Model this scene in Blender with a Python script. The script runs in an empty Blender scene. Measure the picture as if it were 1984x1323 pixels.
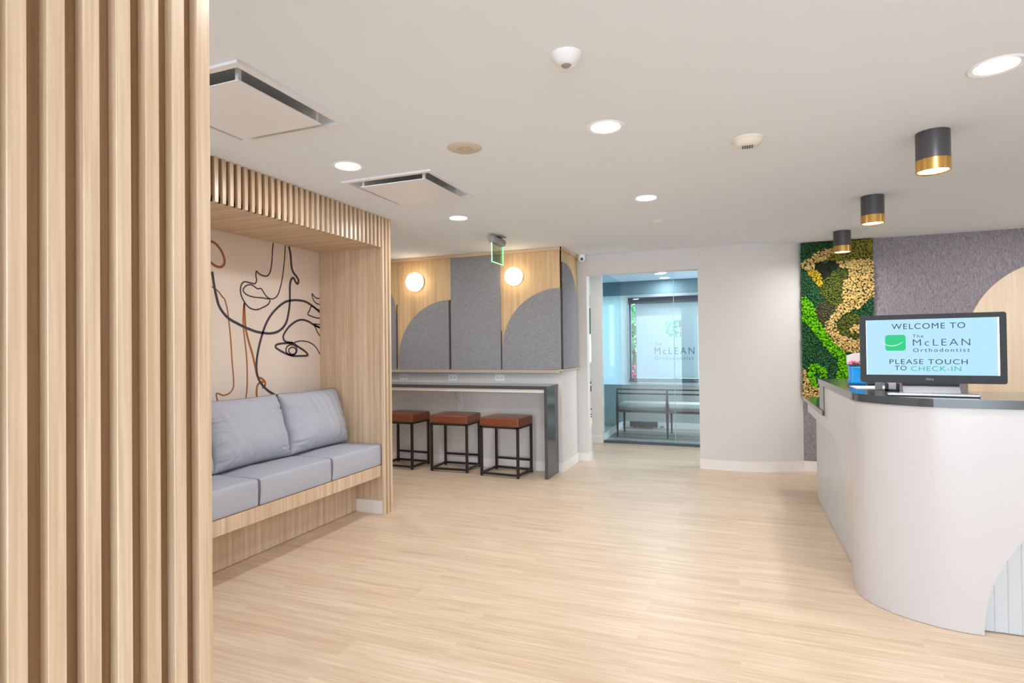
import bpy, bmesh, math, random
from mathutils import Vector, Matrix, noise
random.seed(7)
S = bpy.context.scene
COL = S.collection
PI = math.pi

# ------------------------------------------------------------------ colours / materials
def lin(c):
    return tuple(((v/255)/12.92 if v/255 <= .04045 else ((v/255+.055)/1.055)**2.4) for v in c)

def new_mat(name):
    m = bpy.data.materials.new(name); m.use_nodes = True
    nt = m.node_tree; b = nt.nodes['Principled BSDF']
    return m, nt, b

def N(nt, t, **kw):
    n = nt.nodes.new(t)
    for k, v in kw.items():
        if k in n.inputs: n.inputs[k].default_value = v
        else: setattr(n, k, v)
    return n

def L(nt, a, b): nt.links.new(a, b)

def plain(name, rgb, rough=.5, metal=0, spec=.5, coat=0, bump=0, bscale=200, var=0):
    m, nt, b = new_mat(name)
    c = lin(rgb)
    b.inputs['Base Color'].default_value = (*c, 1)
    b.inputs['Roughness'].default_value = rough
    b.inputs['Metallic'].default_value = metal
    b.inputs['Specular IOR Level'].default_value = spec
    b.inputs['Coat Weight'].default_value = coat
    b.inputs['Coat Roughness'].default_value = .08
    tc = N(nt, 'ShaderNodeTexCoord'); nz = N(nt, 'ShaderNodeTexNoise')
    nz.inputs['Scale'].default_value = bscale; nz.inputs['Detail'].default_value = 4
    L(nt, tc.outputs['Object'], nz.inputs['Vector'])
    if var:
        mx = N(nt, 'ShaderNodeMix', data_type='RGBA')
        mx.inputs['A'].default_value = (*[v*(1-var) for v in c], 1)
        mx.inputs['B'].default_value = (*[min(1, v*(1+var)) for v in c], 1)
        L(nt, nz.outputs['Fac'], mx.inputs['Factor']); L(nt, mx.outputs['Result'], b.inputs['Base Color'])
    if bump:
        bp = N(nt, 'ShaderNodeBump'); bp.inputs['Strength'].default_value = bump; bp.inputs['Distance'].default_value = .002
        L(nt, nz.outputs['Fac'], bp.inputs['Height']); L(nt, bp.outputs['Normal'], b.inputs['Normal'])
    return m

def emit(name, rgb, strength, base=(.8, .8, .8)):
    m, nt, b = new_mat(name)
    c = lin(rgb)
    b.inputs['Base Color'].default_value = (*base, 1)
    b.inputs['Emission Color'].default_value = (*c, 1)
    b.inputs['Emission Strength'].default_value = strength
    b.inputs['Specular IOR Level'].default_value = .25
    return m

def wood(name, dark, light, axis='Z', fine=1.0, rough=.42, contrast=1.0, spec=.4):
    """oak veneer: fine grain streaks along AXIS plus wider leaf-to-leaf bands"""
    m, nt, b = new_mat(name)
    tc = N(nt, 'ShaderNodeTexCoord')
    def streak(across, along, detail, dist=0):
        mp = N(nt, 'ShaderNodeMapping')
        sc = [across]*3; sc['XYZ'.index(axis)] = along
        mp.inputs['Scale'].default_value = sc
        nz = N(nt, 'ShaderNodeTexNoise'); nz.inputs['Scale'].default_value = 1
        nz.inputs['Detail'].default_value = detail; nz.inputs['Distortion'].default_value = dist
        L(nt, tc.outputs['Object'], mp.inputs['Vector']); L(nt, mp.outputs['Vector'], nz.inputs['Vector'])
        return nz.outputs['Fac']
    a = streak(160*fine, 3.0, 5, .4); w = streak(26*fine, .5, 3, .2)
    mth = N(nt, 'ShaderNodeMath', operation='MULTIPLY_ADD')
    L(nt, a, mth.inputs[0]); mth.inputs[1].default_value = .45
    m2 = N(nt, 'ShaderNodeMath', operation='MULTIPLY'); L(nt, w, m2.inputs[0]); m2.inputs[1].default_value = .55
    L(nt, m2.outputs[0], mth.inputs[2])
    mr = N(nt, 'ShaderNodeMapRange'); mr.inputs['From Min'].default_value = .5-.17/contrast; mr.inputs['From Max'].default_value = .5+.17/contrast
    L(nt, mth.outputs[0], mr.inputs['Value'])
    mx = N(nt, 'ShaderNodeMix', data_type='RGBA')
    mx.inputs['A'].default_value = (*lin(dark), 1); mx.inputs['B'].default_value = (*lin(light), 1)
    L(nt, mr.outputs['Result'], mx.inputs['Factor']); L(nt, mx.outputs['Result'], b.inputs['Base Color'])
    b.inputs['Roughness'].default_value = rough; b.inputs['Specular IOR Level'].default_value = spec
    bp = N(nt, 'ShaderNodeBump'); bp.inputs['Strength'].default_value = .08; bp.inputs['Distance'].default_value = .001
    L(nt, a, bp.inputs['Height']); L(nt, bp.outputs['Normal'], b.inputs['Normal'])
    return m

def felt(name, dark, light, scale, stretch=(1, 1, 1), bump=.25):
    m, nt, b = new_mat(name)
    tc = N(nt, 'ShaderNodeTexCoord'); mp = N(nt, 'ShaderNodeMapping'); mp.inputs['Scale'].default_value = stretch
    nz = N(nt, 'ShaderNodeTexNoise'); nz.inputs['Scale'].default_value = scale; nz.inputs['Detail'].default_value = 6; nz.inputs['Roughness'].default_value = .7
    nz.inputs['Distortion'].default_value = 1.2
    L(nt, tc.outputs['Object'], mp.inputs['Vector']); L(nt, mp.outputs['Vector'], nz.inputs['Vector'])
    mr = N(nt, 'ShaderNodeMapRange'); mr.inputs['From Min'].default_value = .32; mr.inputs['From Max'].default_value = .68
    L(nt, nz.outputs['Fac'], mr.inputs['Value'])
    mx = N(nt, 'ShaderNodeMix', data_type='RGBA')
    mx.inputs['A'].default_value = (*lin(dark), 1); mx.inputs['B'].default_value = (*lin(light), 1)
    L(nt, mr.outputs['Result'], mx.inputs['Factor']); L(nt, mx.outputs['Result'], b.inputs['Base Color'])
    b.inputs['Roughness'].default_value = .95; b.inputs['Specular IOR Level'].default_value = .1
    bp = N(nt, 'ShaderNodeBump'); bp.inputs['Strength'].default_value = bump; bp.inputs['Distance'].default_value = .003
    L(nt, nz.outputs['Fac'], bp.inputs['Height']); L(nt, bp.outputs['Normal'], b.inputs['Normal'])
    return m

def floor_mat():
    """light oak vinyl planks running along X"""
    m, nt, b = new_mat('oak_vinyl_planks')
    tc = N(nt, 'ShaderNodeTexCoord')
    br = N(nt, 'ShaderNodeTexBrick'); br.offset = .37
    br.inputs['Scale'].default_value = 1; br.inputs['Brick Width'].default_value = 1.22; br.inputs['Row Height'].default_value = .15
    br.inputs['Mortar Size'].default_value = .0012; br.inputs['Mortar Smooth'].default_value = .3
    br.inputs['Color1'].default_value = (.0, .0, .0, 1); br.inputs['Color2'].default_value = (1, 1, 1, 1); br.inputs['Mortar'].default_value = (.5, .5, .5, 1)
    L(nt, tc.outputs['Object'], br.inputs['Vector'])
    def streak(sx, sy, detail, dist):
        mp = N(nt, 'ShaderNodeMapping'); mp.inputs['Scale'].default_value = (sx, sy, 1)
        ad = N(nt, 'ShaderNodeVectorMath', operation='ADD'); sc = N(nt, 'ShaderNodeVectorMath', operation='SCALE'); sc.inputs['Scale'].default_value = 7.3
        L(nt, br.outputs['Color'], sc.inputs[0]); L(nt, tc.outputs['Object'], mp.inputs['Vector'])
        L(nt, mp.outputs['Vector'], ad.inputs[0]); L(nt, sc.outputs['Vector'], ad.inputs[1])
        nz = N(nt, 'ShaderNodeTexNoise'); nz.inputs['Scale'].default_value = 1; nz.inputs['Detail'].default_value = detail; nz.inputs['Distortion'].default_value = dist
        L(nt, ad.outputs['Vector'], nz.inputs['Vector']); return nz.outputs['Fac']
    a = streak(3.2, 70, 6, .7); w = streak(1.0, 16, 3, .5)
    k = N(nt, 'ShaderNodeMath', operation='MULTIPLY_ADD'); L(nt, a, k.inputs[0]); k.inputs[1].default_value = .55
    k2 = N(nt, 'ShaderNodeMath', operation='MULTIPLY_ADD'); L(nt, w, k2.inputs[0]); k2.inputs[1].default_value = .38
    k3 = N(nt, 'ShaderNodeMath', operation='MULTIPLY'); L(nt, br.outputs['Color'], k3.inputs[0]); k3.inputs[1].default_value = .07
    L(nt, k3.outputs[0], k2.inputs[2]); L(nt, k2.outputs[0], k.inputs[2])
    mr = N(nt, 'ShaderNodeMapRange'); mr.inputs['From Min'].default_value = .34; mr.inputs['From Max'].default_value = .66
    L(nt, k.outputs[0], mr.inputs['Value'])
    mx = N(nt, 'ShaderNodeMix', data_type='RGBA')
    mx.inputs['A'].default_value = (*lin(FLOOR_DARK), 1); mx.inputs['B'].default_value = (*lin(FLOOR_LIGHT), 1)
    L(nt, mr.outputs['Result'], mx.inputs['Factor']); L(nt, mx.outputs['Result'], b.inputs['Base Color'])
    b.inputs['Roughness'].default_value = .36; b.inputs['Specular IOR Level'].default_value = .45
    bp = N(nt, 'ShaderNodeBump'); bp.inputs['Strength'].default_value = .05; bp.inputs['Distance'].default_value = .001
    L(nt, a, bp.inputs['Height']); L(nt, bp.outputs['Normal'], b.inputs['Normal'])
    return m

def glass_mat(name, tint, refl=1.0):
    m = bpy.data.materials.new(name); m.use_nodes = True
    nt = m.node_tree; nt.nodes.clear()
    o = N(nt, 'ShaderNodeOutputMaterial'); mix = N(nt, 'ShaderNodeMixShader')
    t = N(nt, 'ShaderNodeBsdfTransparent'); t.inputs['Color'].default_value = (*tint, 1)
    g = N(nt, 'ShaderNodeBsdfGlossy'); g.inputs['Roughness'].default_value = .01
    f = N(nt, 'ShaderNodeFresnel'); f.inputs['IOR'].default_value = 1.5
    k = N(nt, 'ShaderNodeMath', operation='MULTIPLY'); k.inputs[1].default_value = refl
    L(nt, f.outputs['Fac'], k.inputs[0]); L(nt, k.outputs[0], mix.inputs['Fac'])
    L(nt, t.outputs[0], mix.inputs[1]); L(nt, g.outputs[0], mix.inputs[2]); L(nt, mix.outputs[0], o.inputs['Surface'])
    return m

def film_mat(name, tr=.9, fac=.35):
    m = bpy.data.materials.new(name); m.use_nodes = True
    nt = m.node_tree; nt.nodes.clear()
    o = N(nt, 'ShaderNodeOutputMaterial'); mix = N(nt, 'ShaderNodeMixShader'); mix.inputs['Fac'].default_value = fac
    t = N(nt, 'ShaderNodeBsdfTranslucent'); t.inputs['Color'].default_value = (tr*.97, tr, tr, 1)
    d = N(nt, 'ShaderNodeBsdfDiffuse'); d.inputs['Color'].default_value = (.85, .9, .92, 1)
    L(nt, t.outputs[0], mix.inputs[1]); L(nt, d.outputs[0], mix.inputs[2]); L(nt, mix.outputs[0], o.inputs['Surface'])
    return m

# ------------------------------------------------------------------ mesh helpers
def box(bm, x0, x1, y0, y1, z0, z1, bev=0, seg=2):
    r = bmesh.ops.create_cube(bm, size=1)
    vs = r['verts']
    for v in vs:
        v.co = Vector((x0+(v.co.x+.5)*(x1-x0), y0+(v.co.y+.5)*(y1-y0), z0+(v.co.z+.5)*(z1-z0)))
    if bev:
        es = list({e for v in vs for e in v.link_edges})
        bmesh.ops.bevel(bm, geom=es, offset=bev, segments=seg, affect='EDGES', profile=.5)

def BM(*boxes, bev=0, seg=2):
    bm = bmesh.new()
    for b in boxes: box(bm, *b, bev=bev, seg=seg)
    return bm

def lathe(bm, prof, c=(0, 0, 0), n=40, axis='Z'):
    """revolve (r, h) profile round an axis through c"""
    rings = []
    for r, h in prof:
        ring = []
        for i in range(n):
            a = 2*PI*i/n; p = (r*math.cos(a), r*math.sin(a), h)
            if axis == 'Y': p = (p[0], h, p[1])
            if axis == 'X': p = (h, p[0], p[1])
            ring.append(bm.verts.new(Vector(p)+Vector(c)))
        rings.append(ring)
    for a, b in zip(rings, rings[1:]):
        for i in range(n):
            j = (i+1) % n; bm.faces.new((a[i], a[j], b[j], b[i]))
    closed = prof[0] == prof[-1]
    for ring, s in () if closed else ((rings[0], -1), (rings[-1], 1)):
        if (ring[0].co-ring[1].co).length > 1e-6: bm.faces.new(ring)
    bmesh.ops.recalc_face_normals(bm, faces=bm.faces[:])

def LA(prof, c=(0, 0, 0), n=40, axis='Z'):
    bm = bmesh.new(); lathe(bm, prof, c, n, axis); return bm

def poly(bm, outline, a0, a1, axis, holes=()):
    """flat outline (with holes) thickened along axis; outline in the other two coordinates"""
    def P(u, v, a):
        return {'X': (a, u, v), 'Y': (u, a, v), 'Z': (u, v, a)}[axis]
    es = []
    for loop in (outline, *holes):
        vs = [bm.verts.new(P(u, v, a0)) for u, v in loop]
        for i in range(len(vs)): es.append(bm.edges.new((vs[i], vs[(i+1) % len(vs)])))
    r = bmesh.ops.triangle_fill(bm, use_beauty=True, use_dissolve=False, edges=es)
    fs = [g for g in r['geom'] if isinstance(g, bmesh.types.BMFace)]
    ex = bmesh.ops.extrude_face_region(bm, geom=fs)
    d = Vector(P(0, 0, a1-a0))
    bmesh.ops.translate(bm, vec=d, verts=[g for g in ex['geom'] if isinstance(g, bmesh.types.BMVert)])
    bmesh.ops.recalc_face_normals(bm, faces=bm.faces[:])

def PO(outline, a0, a1, axis, holes=()):
    bm = bmesh.new(); poly(bm, outline, a0, a1, axis, holes); return bm

def arc(cx, cy, rx, ry, a0, a1, n=32):
    return [(cx+rx*math.cos(math.radians(a0+(a1-a0)*i/n)), cy+ry*math.sin(math.radians(a0+(a1-a0)*i/n))) for i in range(n+1)]

def tube(bm, pts, r, n=10, r2=None):
    prev = None; pts = [Vector(p) for p in pts]; rings = []
    for i, p in enumerate(pts):
        d = (pts[min(i+1, len(pts)-1)]-pts[max(i-1, 0)]).normalized()
        q = d.orthogonal().normalized() if prev is None else (prev-d*prev.dot(d)).normalized()
        prev = q; w = d.cross(q)
        rr = r if r2 is None else r+(r2-r)*i/(len(pts)-1)
        rings.append([bm.verts.new(p+(q*math.cos(2*PI*k/n)+w*math.sin(2*PI*k/n))*rr) for k in range(n)])
    for a, b in zip(rings, rings[1:]):
        for k in range(n): bm.faces.new((a[k], a[(k+1) % n], b[(k+1) % n], b[k]))
    bm.faces.new(rings[0]); bm.faces.new(rings[-1]); bmesh.ops.recalc_face_normals(bm, faces=bm.faces[:])

BASE = {}
def build(name, bm, mat, parent=None, smooth=False, angle=40):
    off = BASE.get(parent.name, Vector((0, 0, 0))) if parent else Vector((0, 0, 0))
    if off.length: bmesh.ops.translate(bm, vec=-off, verts=bm.verts[:])
    me = bpy.data.meshes.new(name); bm.to_mesh(me); bm.free()
    me.materials.append(mat)
    if smooth: me.shade_smooth() if smooth == 'all' else me.shade_smooth()
    o = bpy.data.objects.new(name, me); COL.objects.link(o)
    if parent: o.parent = parent
    BASE[o.name] = off
    if smooth and smooth != 'all':
        me.set_sharp_from_angle(angle=math.radians(angle))
    return o

def thing(name, label, cat, loc=(0, 0, 0), group=None):
    o = bpy.data.objects.new(name, None); COL.objects.link(o)
    o.empty_display_size = .1; o.location = loc; BASE[o.name] = Vector(loc)
    o['label'] = label; o['category'] = cat
    if group: o['group'] = group
    return o

def tag(o, label, cat, group=None, kind=None):
    o['label'] = label; o['category'] = cat
    if group: o['group'] = group
    if kind: o['kind'] = kind
    return o

def struct(name, bm, mat, label, cat, smooth=False):
    o = build(name, bm, mat, None, smooth); return tag(o, label, cat, kind='structure')

KIDS = lambda o: [c for c in bpy.data.objects if c.parent == o]
def dup(root, label, loc=None, rotz=None, group=None):
    def cp(o, par):
        c = o.copy(); COL.objects.link(c)
        if par: c.parent = par
        for k in KIDS(o): cp(k, c)
        return c
    r = cp(root, None); r['label'] = label
    if loc is not None: r.location = loc
    if rotz is not None: r.rotation_euler[2] = rotz
    if group: r['group'] = group
    return r

def text_mesh(name, txt, size, mat, parent, x, z, y, sx=1.0, width=None, align='LEFT', space=1.0, depth=.0006, offset=0.0, label=None):
    """lettering standing in the XZ plane facing -Y"""
    cu = bpy.data.curves.new(name, 'FONT'); cu.body = txt; cu.size = 1; cu.extrude = 0; cu.space_character = space; cu.offset = offset
    cu.resolution_u = 6
    t = bpy.data.objects.new(name, cu)
    COL.objects.link(t); bpy.context.view_layer.update()
    dg = bpy.context.evaluated_depsgraph_get()
    me = bpy.data.meshes.new_from_object(t.evaluated_get(dg))
    bpy.data.objects.remove(t); bpy.data.curves.remove(cu)
    bm = bmesh.new(); bm.from_mesh(me); bpy.data.meshes.remove(me)
    xs = [v.co.x for v in bm.verts]; ys = [v.co.y for v in bm.verts]
    x0, x1, y0, y1 = min(xs), max(xs), min(ys), max(ys)
    kz = size/(y1-y0) if size else 1
    kx = width/(x1-x0) if width else kz*sx
    for v in bm.verts:
        u = (v.co.x-x0)*kx; w = (v.co.y-y0)*kz
        v.co = Vector((x+u, y, z+w))
    r = bmesh.ops.extrude_face_region(bm, geom=bm.faces[:])
    bmesh.ops.translate(bm, vec=(0, -depth, 0), verts=[g for g in r['geom'] if isinstance(g, bmesh.types.BMVert)])
    bmesh.ops.recalc_face_normals(bm, faces=bm.faces[:])
    o = build(name, bm, mat, parent)
    if label: o['label'] = label
    return o

def spline(pts, closed=False, n=8):
    P = [Vector((*p, 0)) if len(p) == 2 else Vector(p) for p in pts]; out = []
    m = len(P)
    for i in range(m-1):
        p0 = P[max(i-1, 0)]; p1 = P[i]; p2 = P[i+1]; p3 = P[min(i+2, m-1)]
        for k in range(n):
            t = k/n
            out.append(.5*((2*p1)+(-p0+p2)*t+(2*p0-5*p1+4*p2-p3)*t*t+(-p0+3*p1-3*p2+p3)*t**3))
    out.append(P[-1]); return out

# traced line work of the mural (y, z on the alcove wall) and outlines of the moss colours (x, z on the felt wall)
MURAL_DARK = [(0.012,[(3.513,2.204),(3.504,2.146),(3.5,2.09),(3.49,2.016),(3.474,1.963),(3.444,1.935),(3.397,1.934),(3.362,1.946),(3.34,1.959),(3.335,1.925),(3.341,1.89),(3.325,1.864),(3.283,1.865),(3.228,1.868),(3.199,1.845),(3.189,1.801),(3.198,1.76),(3.221,1.723),(3.259,1.686),(3.303,1.67),(3.348,1.67),(3.406,1.691),(3.454,1.716),(3.478,1.75)]),
(0.011,[(3.641,2.205),(3.634,2.109),(3.617,1.994),(3.604,1.927),(3.584,1.86),(3.555,1.797),(3.517,1.767),(3.476,1.762),(3.44,1.776),(3.41,1.806),(3.384,1.832),(3.35,1.828),(3.318,1.842),(3.282,1.852),(3.238,1.838),(3.214,1.808),(3.227,1.785),(3.265,1.769),(3.327,1.761),(3.395,1.762),(3.476,1.757)]),
(0.022,[(3.681,2.204),(3.699,2.138),(3.709,2.044),(3.728,1.998),(3.768,1.964),(3.788,1.935),(3.776,1.907),(3.753,1.922),(3.734,1.949),(3.712,1.944),(3.693,1.908),(3.688,1.851),(3.688,1.779),(3.682,1.713),(3.672,1.665),(3.652,1.597),(3.613,1.544),(3.549,1.506),(3.476,1.492),(3.405,1.494),(3.324,1.505),(3.225,1.533),(3.161,1.557),(3.089,1.588),(3.039,1.627),(3.0,1.678),(2.979,1.742),(2.967,1.79),(2.958,1.834),(2.946,1.91)]),
(0.021,[(4.047,1.686),(3.992,1.717),(3.941,1.741),(3.87,1.766),(3.787,1.772),(3.719,1.767),(3.64,1.749),(3.564,1.705),(3.489,1.641),(3.441,1.58),(3.405,1.512),(3.375,1.435),(3.351,1.355),(3.336,1.276),(3.336,1.205),(3.355,1.143),(3.401,1.087),(3.46,1.042),(3.538,1.002),(3.582,0.982)]),
(0.019,[(4.045,1.552),(3.968,1.575),(3.911,1.598),(3.84,1.612),(3.771,1.602),(3.691,1.561),(3.638,1.512),(3.612,1.474),(3.618,1.444),(3.65,1.425),(3.716,1.418),(3.769,1.392),(3.837,1.36),(3.882,1.332),(3.886,1.313),(3.795,1.311),(3.714,1.314),(3.636,1.334),(3.56,1.365),(3.528,1.386),(3.538,1.403),(3.586,1.413),(3.663,1.417),(3.716,1.418)]),
(0.011,[(3.732,1.421),(3.797,1.435),(3.88,1.431),(3.952,1.409),(4.003,1.374),(4.043,1.323)]),
(0.013,[(3.766,1.361),(3.753,1.335),(3.721,1.32),(3.682,1.321),(3.651,1.337),(3.639,1.362),(3.651,1.387),(3.683,1.402),(3.722,1.402),(3.754,1.386),(3.766,1.361)]),
(0.012,[(3.754,1.354),(3.746,1.337),(3.725,1.327),(3.699,1.328),(3.679,1.338),(3.671,1.355),(3.679,1.372),(3.7,1.382),(3.725,1.382),(3.746,1.371),(3.754,1.354)]),
(0.011,[(4.048,1.754),(4.0,1.763),(3.962,1.795),(3.95,1.839),(3.964,1.83),(4.001,1.807),(4.049,1.809)]),
(0.012,[(4.046,1.635),(3.999,1.636),(3.94,1.647),(3.897,1.662),(3.919,1.697),(3.941,1.731),(3.992,1.717),(4.047,1.703)]),
(0.011,[(3.966,1.578),(3.99,1.55),(4.012,1.516),(4.045,1.479)]),
(0.016,[(3.966,1.58),(4.005,1.563),(4.045,1.552)]),
(0.011,[(3.976,1.584),(4.005,1.581),(4.046,1.58)])]
MURAL_BROWN = [(0.021,[(2.936,2.119),(2.964,2.113),(2.993,2.096),(3.022,2.067),(3.047,2.017),(3.047,1.976),(3.017,1.95),(2.973,1.953),(2.935,1.973)]),
(0.012,[(2.943,1.806),(2.991,1.78),(3.03,1.742),(3.05,1.723),(3.071,1.658),(3.081,1.592),(3.093,1.5),(3.103,1.4),(3.109,1.299),(3.119,1.198),(3.123,1.13),(3.116,1.089),(3.085,1.058),(3.035,1.047),(3.0,1.06),(2.976,1.064),(2.977,1.038),(2.986,1.0),(2.979,0.974),(2.946,0.964)]),
(0.013,[(3.222,1.711),(3.214,1.64),(3.212,1.554),(3.224,1.451),(3.24,1.33),(3.246,1.209),(3.243,1.08),(3.226,0.974),(3.218,0.944)]),
(0.02,[(3.224,1.712),(3.226,1.624),(3.234,1.529),(3.257,1.443),(3.295,1.338),(3.322,1.241),(3.344,1.165),(3.388,1.145),(3.419,1.115),(3.413,1.086),(3.389,1.074)]),
(0.019,[(3.34,0.967),(3.334,1.038),(3.34,1.089),(3.366,1.116),(3.404,1.119)])]
MOSS_REGIONS = [('lime',[(0.649,1.754),(0.696,1.776),(0.759,1.726),(0.806,1.622),(0.854,1.534),(0.922,1.423),(0.982,1.352),(1.036,1.282),(1.09,1.235),(1.114,1.057),(1.098,0.933),(0.976,0.94),(0.964,1.017),(1.006,1.08),(1.0,1.158),(0.98,1.22),(0.933,1.251),(0.872,1.338),(0.824,1.409),(0.783,1.465),(0.735,1.545),(0.672,1.61),(0.637,1.659)]),
('lime',[(0.639,1.846),(0.695,1.869),(0.746,1.809),(0.783,1.749),(0.81,1.624),(0.853,1.532),(0.815,1.474),(0.743,1.567),(0.636,1.654)]),
('lime',[(0.7,1.102),(0.75,1.146),(0.82,1.146),(0.879,1.111),(0.899,1.048),(0.887,0.989),(0.828,0.997),(0.829,1.056),(0.798,1.075),(0.778,1.051),(0.786,0.992),(0.81,0.93),(0.781,0.902),(0.726,0.937),(0.699,1.015)]),
('cream',[(0.629,1.102),(0.686,1.102),(0.702,1.015),(0.733,0.929),(0.788,0.902),(0.865,0.876),(0.919,0.783),(0.623,0.737)]),
('black',[(0.797,2.197),(0.849,2.231),(0.9,2.214),(0.937,2.242),(1.002,2.221),(1.004,2.159),(0.953,2.126),(0.931,2.077),(0.883,2.039),(0.852,2.061),(0.843,2.111),(0.804,2.159)]),
('yellow',[(0.714,2.119),(0.778,2.157),(0.851,2.123),(0.861,1.986),(0.845,1.95),(0.809,2.001),(0.75,2.071)]),
('cream',[(0.652,2.215),(0.694,2.254),(0.739,2.28),(0.799,2.33),(0.866,2.363),(0.968,2.372),(0.974,2.318),(0.9,2.253),(0.849,2.235),(0.799,2.214),(0.793,2.172),(0.748,2.142),(0.707,2.157),(0.651,2.181)]),
('cream',[(1.002,2.225),(1.073,2.229),(1.159,2.235),(1.299,2.234),(1.368,2.217),(1.363,1.873),(1.3,1.819),(1.25,1.781),(1.201,1.738),(1.137,1.708),(1.079,1.669),(1.007,1.622),(0.977,1.574),(0.994,1.495),(1.004,1.438),(0.873,1.44),(0.871,1.531),(0.905,1.613),(0.95,1.669),(0.994,1.737),(1.053,1.801),(1.047,1.879),(1.061,2.009),(1.117,2.071),(1.111,2.12),(1.065,2.148),(1.015,2.175)]),
('olive',[(0.791,2.331),(0.961,2.376),(0.969,2.466),(1.372,2.474),(1.368,2.217),(1.159,2.223),(1.016,2.224),(0.915,2.239),(0.827,2.245)]),
('cream',[(0.871,1.514),(0.921,1.588),(0.983,1.582),(0.995,1.508),(1.018,1.453),(1.079,1.427),(1.146,1.404),(1.206,1.403),(1.253,1.425),(1.251,1.28),(1.07,1.262),(1.009,1.313),(0.942,1.392),(0.894,1.455)]),
('cream',[(1.107,1.501),(1.145,1.559),(1.209,1.553),(1.255,1.533),(1.254,1.448),(1.207,1.445),(1.174,1.481),(1.127,1.472)]),
('darkolive',[(0.983,1.602),(1.042,1.647),(1.123,1.683),(1.217,1.664),(1.255,1.525),(1.253,1.425),(1.206,1.402),(1.146,1.403),(1.079,1.427),(1.018,1.453),(0.995,1.508)]),
('darkolive',[(0.861,2.036),(0.927,2.078),(1.008,2.159),(1.115,2.12),(1.117,2.071),(1.063,2.009),(1.048,1.879),(1.053,1.801),(0.994,1.737),(0.929,1.768),(0.894,1.828),(0.844,1.904)]),
('brown',[(0.775,1.724),(0.842,1.805),(0.916,1.81),(0.987,1.742),(0.95,1.669),(0.905,1.613),(0.883,1.564),(0.839,1.573),(0.803,1.657)])]

# ------------------------------------------------------------------ palette
FLOOR_DARK, FLOOR_LIGHT = (205, 178, 148), (235, 214, 188)
M = {}
M['floor'] = floor_mat()
M['ceiling'] = plain('ceiling_paint', (236, 243, 253), .9, spec=.2, bump=.05, bscale=300)
M['wall'] = plain('wall_paint', (218, 214, 211), .75, spec=.3, bump=.04, bscale=300)
M['base'] = plain('baseboard_vinyl', (238, 232, 228), .45)
M['oak_z'] = wood('oak_veneer_upright', (194, 164, 132), (228, 205, 178), 'Z', contrast=1.2)
M['oak_x'] = wood('oak_veneer_crosswise', (194, 164, 132), (224, 198, 168), 'X', contrast=1.4)
M['oak_y'] = wood('oak_veneer_lengthwise', (200, 170, 136), (224, 198, 168), 'Y')
M['oak_clad'] = wood('oak_cladding', (204, 168, 124), (230, 198, 154), 'Z', contrast=1.5)
M['slat'] = wood('oak_slat', (198, 170, 138), (226, 204, 177), 'Z', rough=.3, spec=.5, fine=.8, contrast=1.4)
M['slat_back'] = wood('shaded_slat_backing', (138, 104, 72), (166, 132, 98), 'Z', rough=.5)  # backing colour darkened to carry the shade between the slats
M['pale_oak'] = wood('pale_oak_inlay', (226, 200, 170), (242, 222, 196), 'Z')
M['mural_wall'] = plain('mural_ground', (228, 214, 202), .8, spec=.2)
M['taupe'] = plain('ledge_taupe', (186, 172, 156), .5)  # greyer and darker than the oak cladding
M['gap'] = plain('gap_shade', (78, 72, 68), .8)  # shade of the felt gaps as a dark colour
M['ink'] = plain('mural_charcoal', (62, 56, 66), .7)
M['umber'] = plain('mural_umber', (160, 98, 52), .7)
M['felt'] = felt('acoustic_felt', (122, 122, 126), (168, 168, 172), 90)
M['felt_wall'] = felt('felt_wallcovering', (108, 103, 110), (174, 167, 171), 70, (1.5, 1, .35), .3)
M['cushion'] = plain('grey_woven_fabric', (178, 181, 192), .85, spec=.15, bump=.4, bscale=300, var=.14)
M['piping'] = plain('grey_seam', (136, 137, 146), .9, spec=.1)
M['leather'] = plain('tan_leather', (124, 66, 42), .30, spec=.6, bump=.12, bscale=160, var=.12)
M['black'] = plain('black_metal', (44, 40, 40), .42, metal=.3)
M['stone'] = plain('charcoal_quartz', (72, 75, 78), .12, spec=.6, bscale=260, var=.12)
M['recess'] = plain('recess_cool_white', (203, 206, 210), .3)  # slightly bluer than the white of the desk panels
M['white'] = plain('white_laminate', (206, 202, 203), .28, spec=.5)
M['white_matt'] = plain('white_matt_paint', (230, 226, 220), .6)
M['plastic'] = plain('white_plastic', (238, 240, 245), .4)
M['ivory'] = plain('ivory_plastic', (234, 228, 218), .45)
M['grey_plastic'] = plain('grey_plastic', (150, 150, 148), .5)
M['dark_plastic'] = plain('dark_plastic', (66, 66, 70), .38)
M['bezel'] = plain('monitor_bezel', (34, 34, 38), .45, spec=.3)
M['silver'] = plain('brushed_aluminium', (168, 169, 173), .3, metal=.85)
M['brass'] = plain('brushed_brass', (206, 160, 88), .3, metal=.9)
M['gunmetal'] = plain('gunmetal_paint', (84, 82, 84), .35, metal=.4)
M['throat'] = plain('duct_grey', (196, 202, 208), .6)
M['lens'] = emit('lamp_lens', (255, 250, 244), 14)
M['globe'] = emit('opal_globe', (255, 226, 186), 6.5)
M['glass'] = glass_mat('clear_glass', (.88, .95, .985))
M['dark_glass'] = glass_mat('tinted_glass', (.82, .93, .98), .1)
M['green_edge'] = emit('green_lit_edge', (96, 240, 160), 1.6)
M['green_glass'] = glass_mat('green_acrylic', (.78, .88, .76), .6)
M['film'] = film_mat('frosted_film', .50, .25)
M['film_surround'] = film_mat('frosted_surround', .85, .2)
M['teal'] = plain('teal_grey_paint', (96, 122, 130), .6)
M['half_wall'] = plain('greige_paint', (178, 178, 172), .7)
M['frame_dark'] = plain('dark_window_frame', (70, 80, 88), .4)
M['walnut'] = plain('dark_walnut', (74, 62, 54), .4, var=.15, bscale=60)
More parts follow.
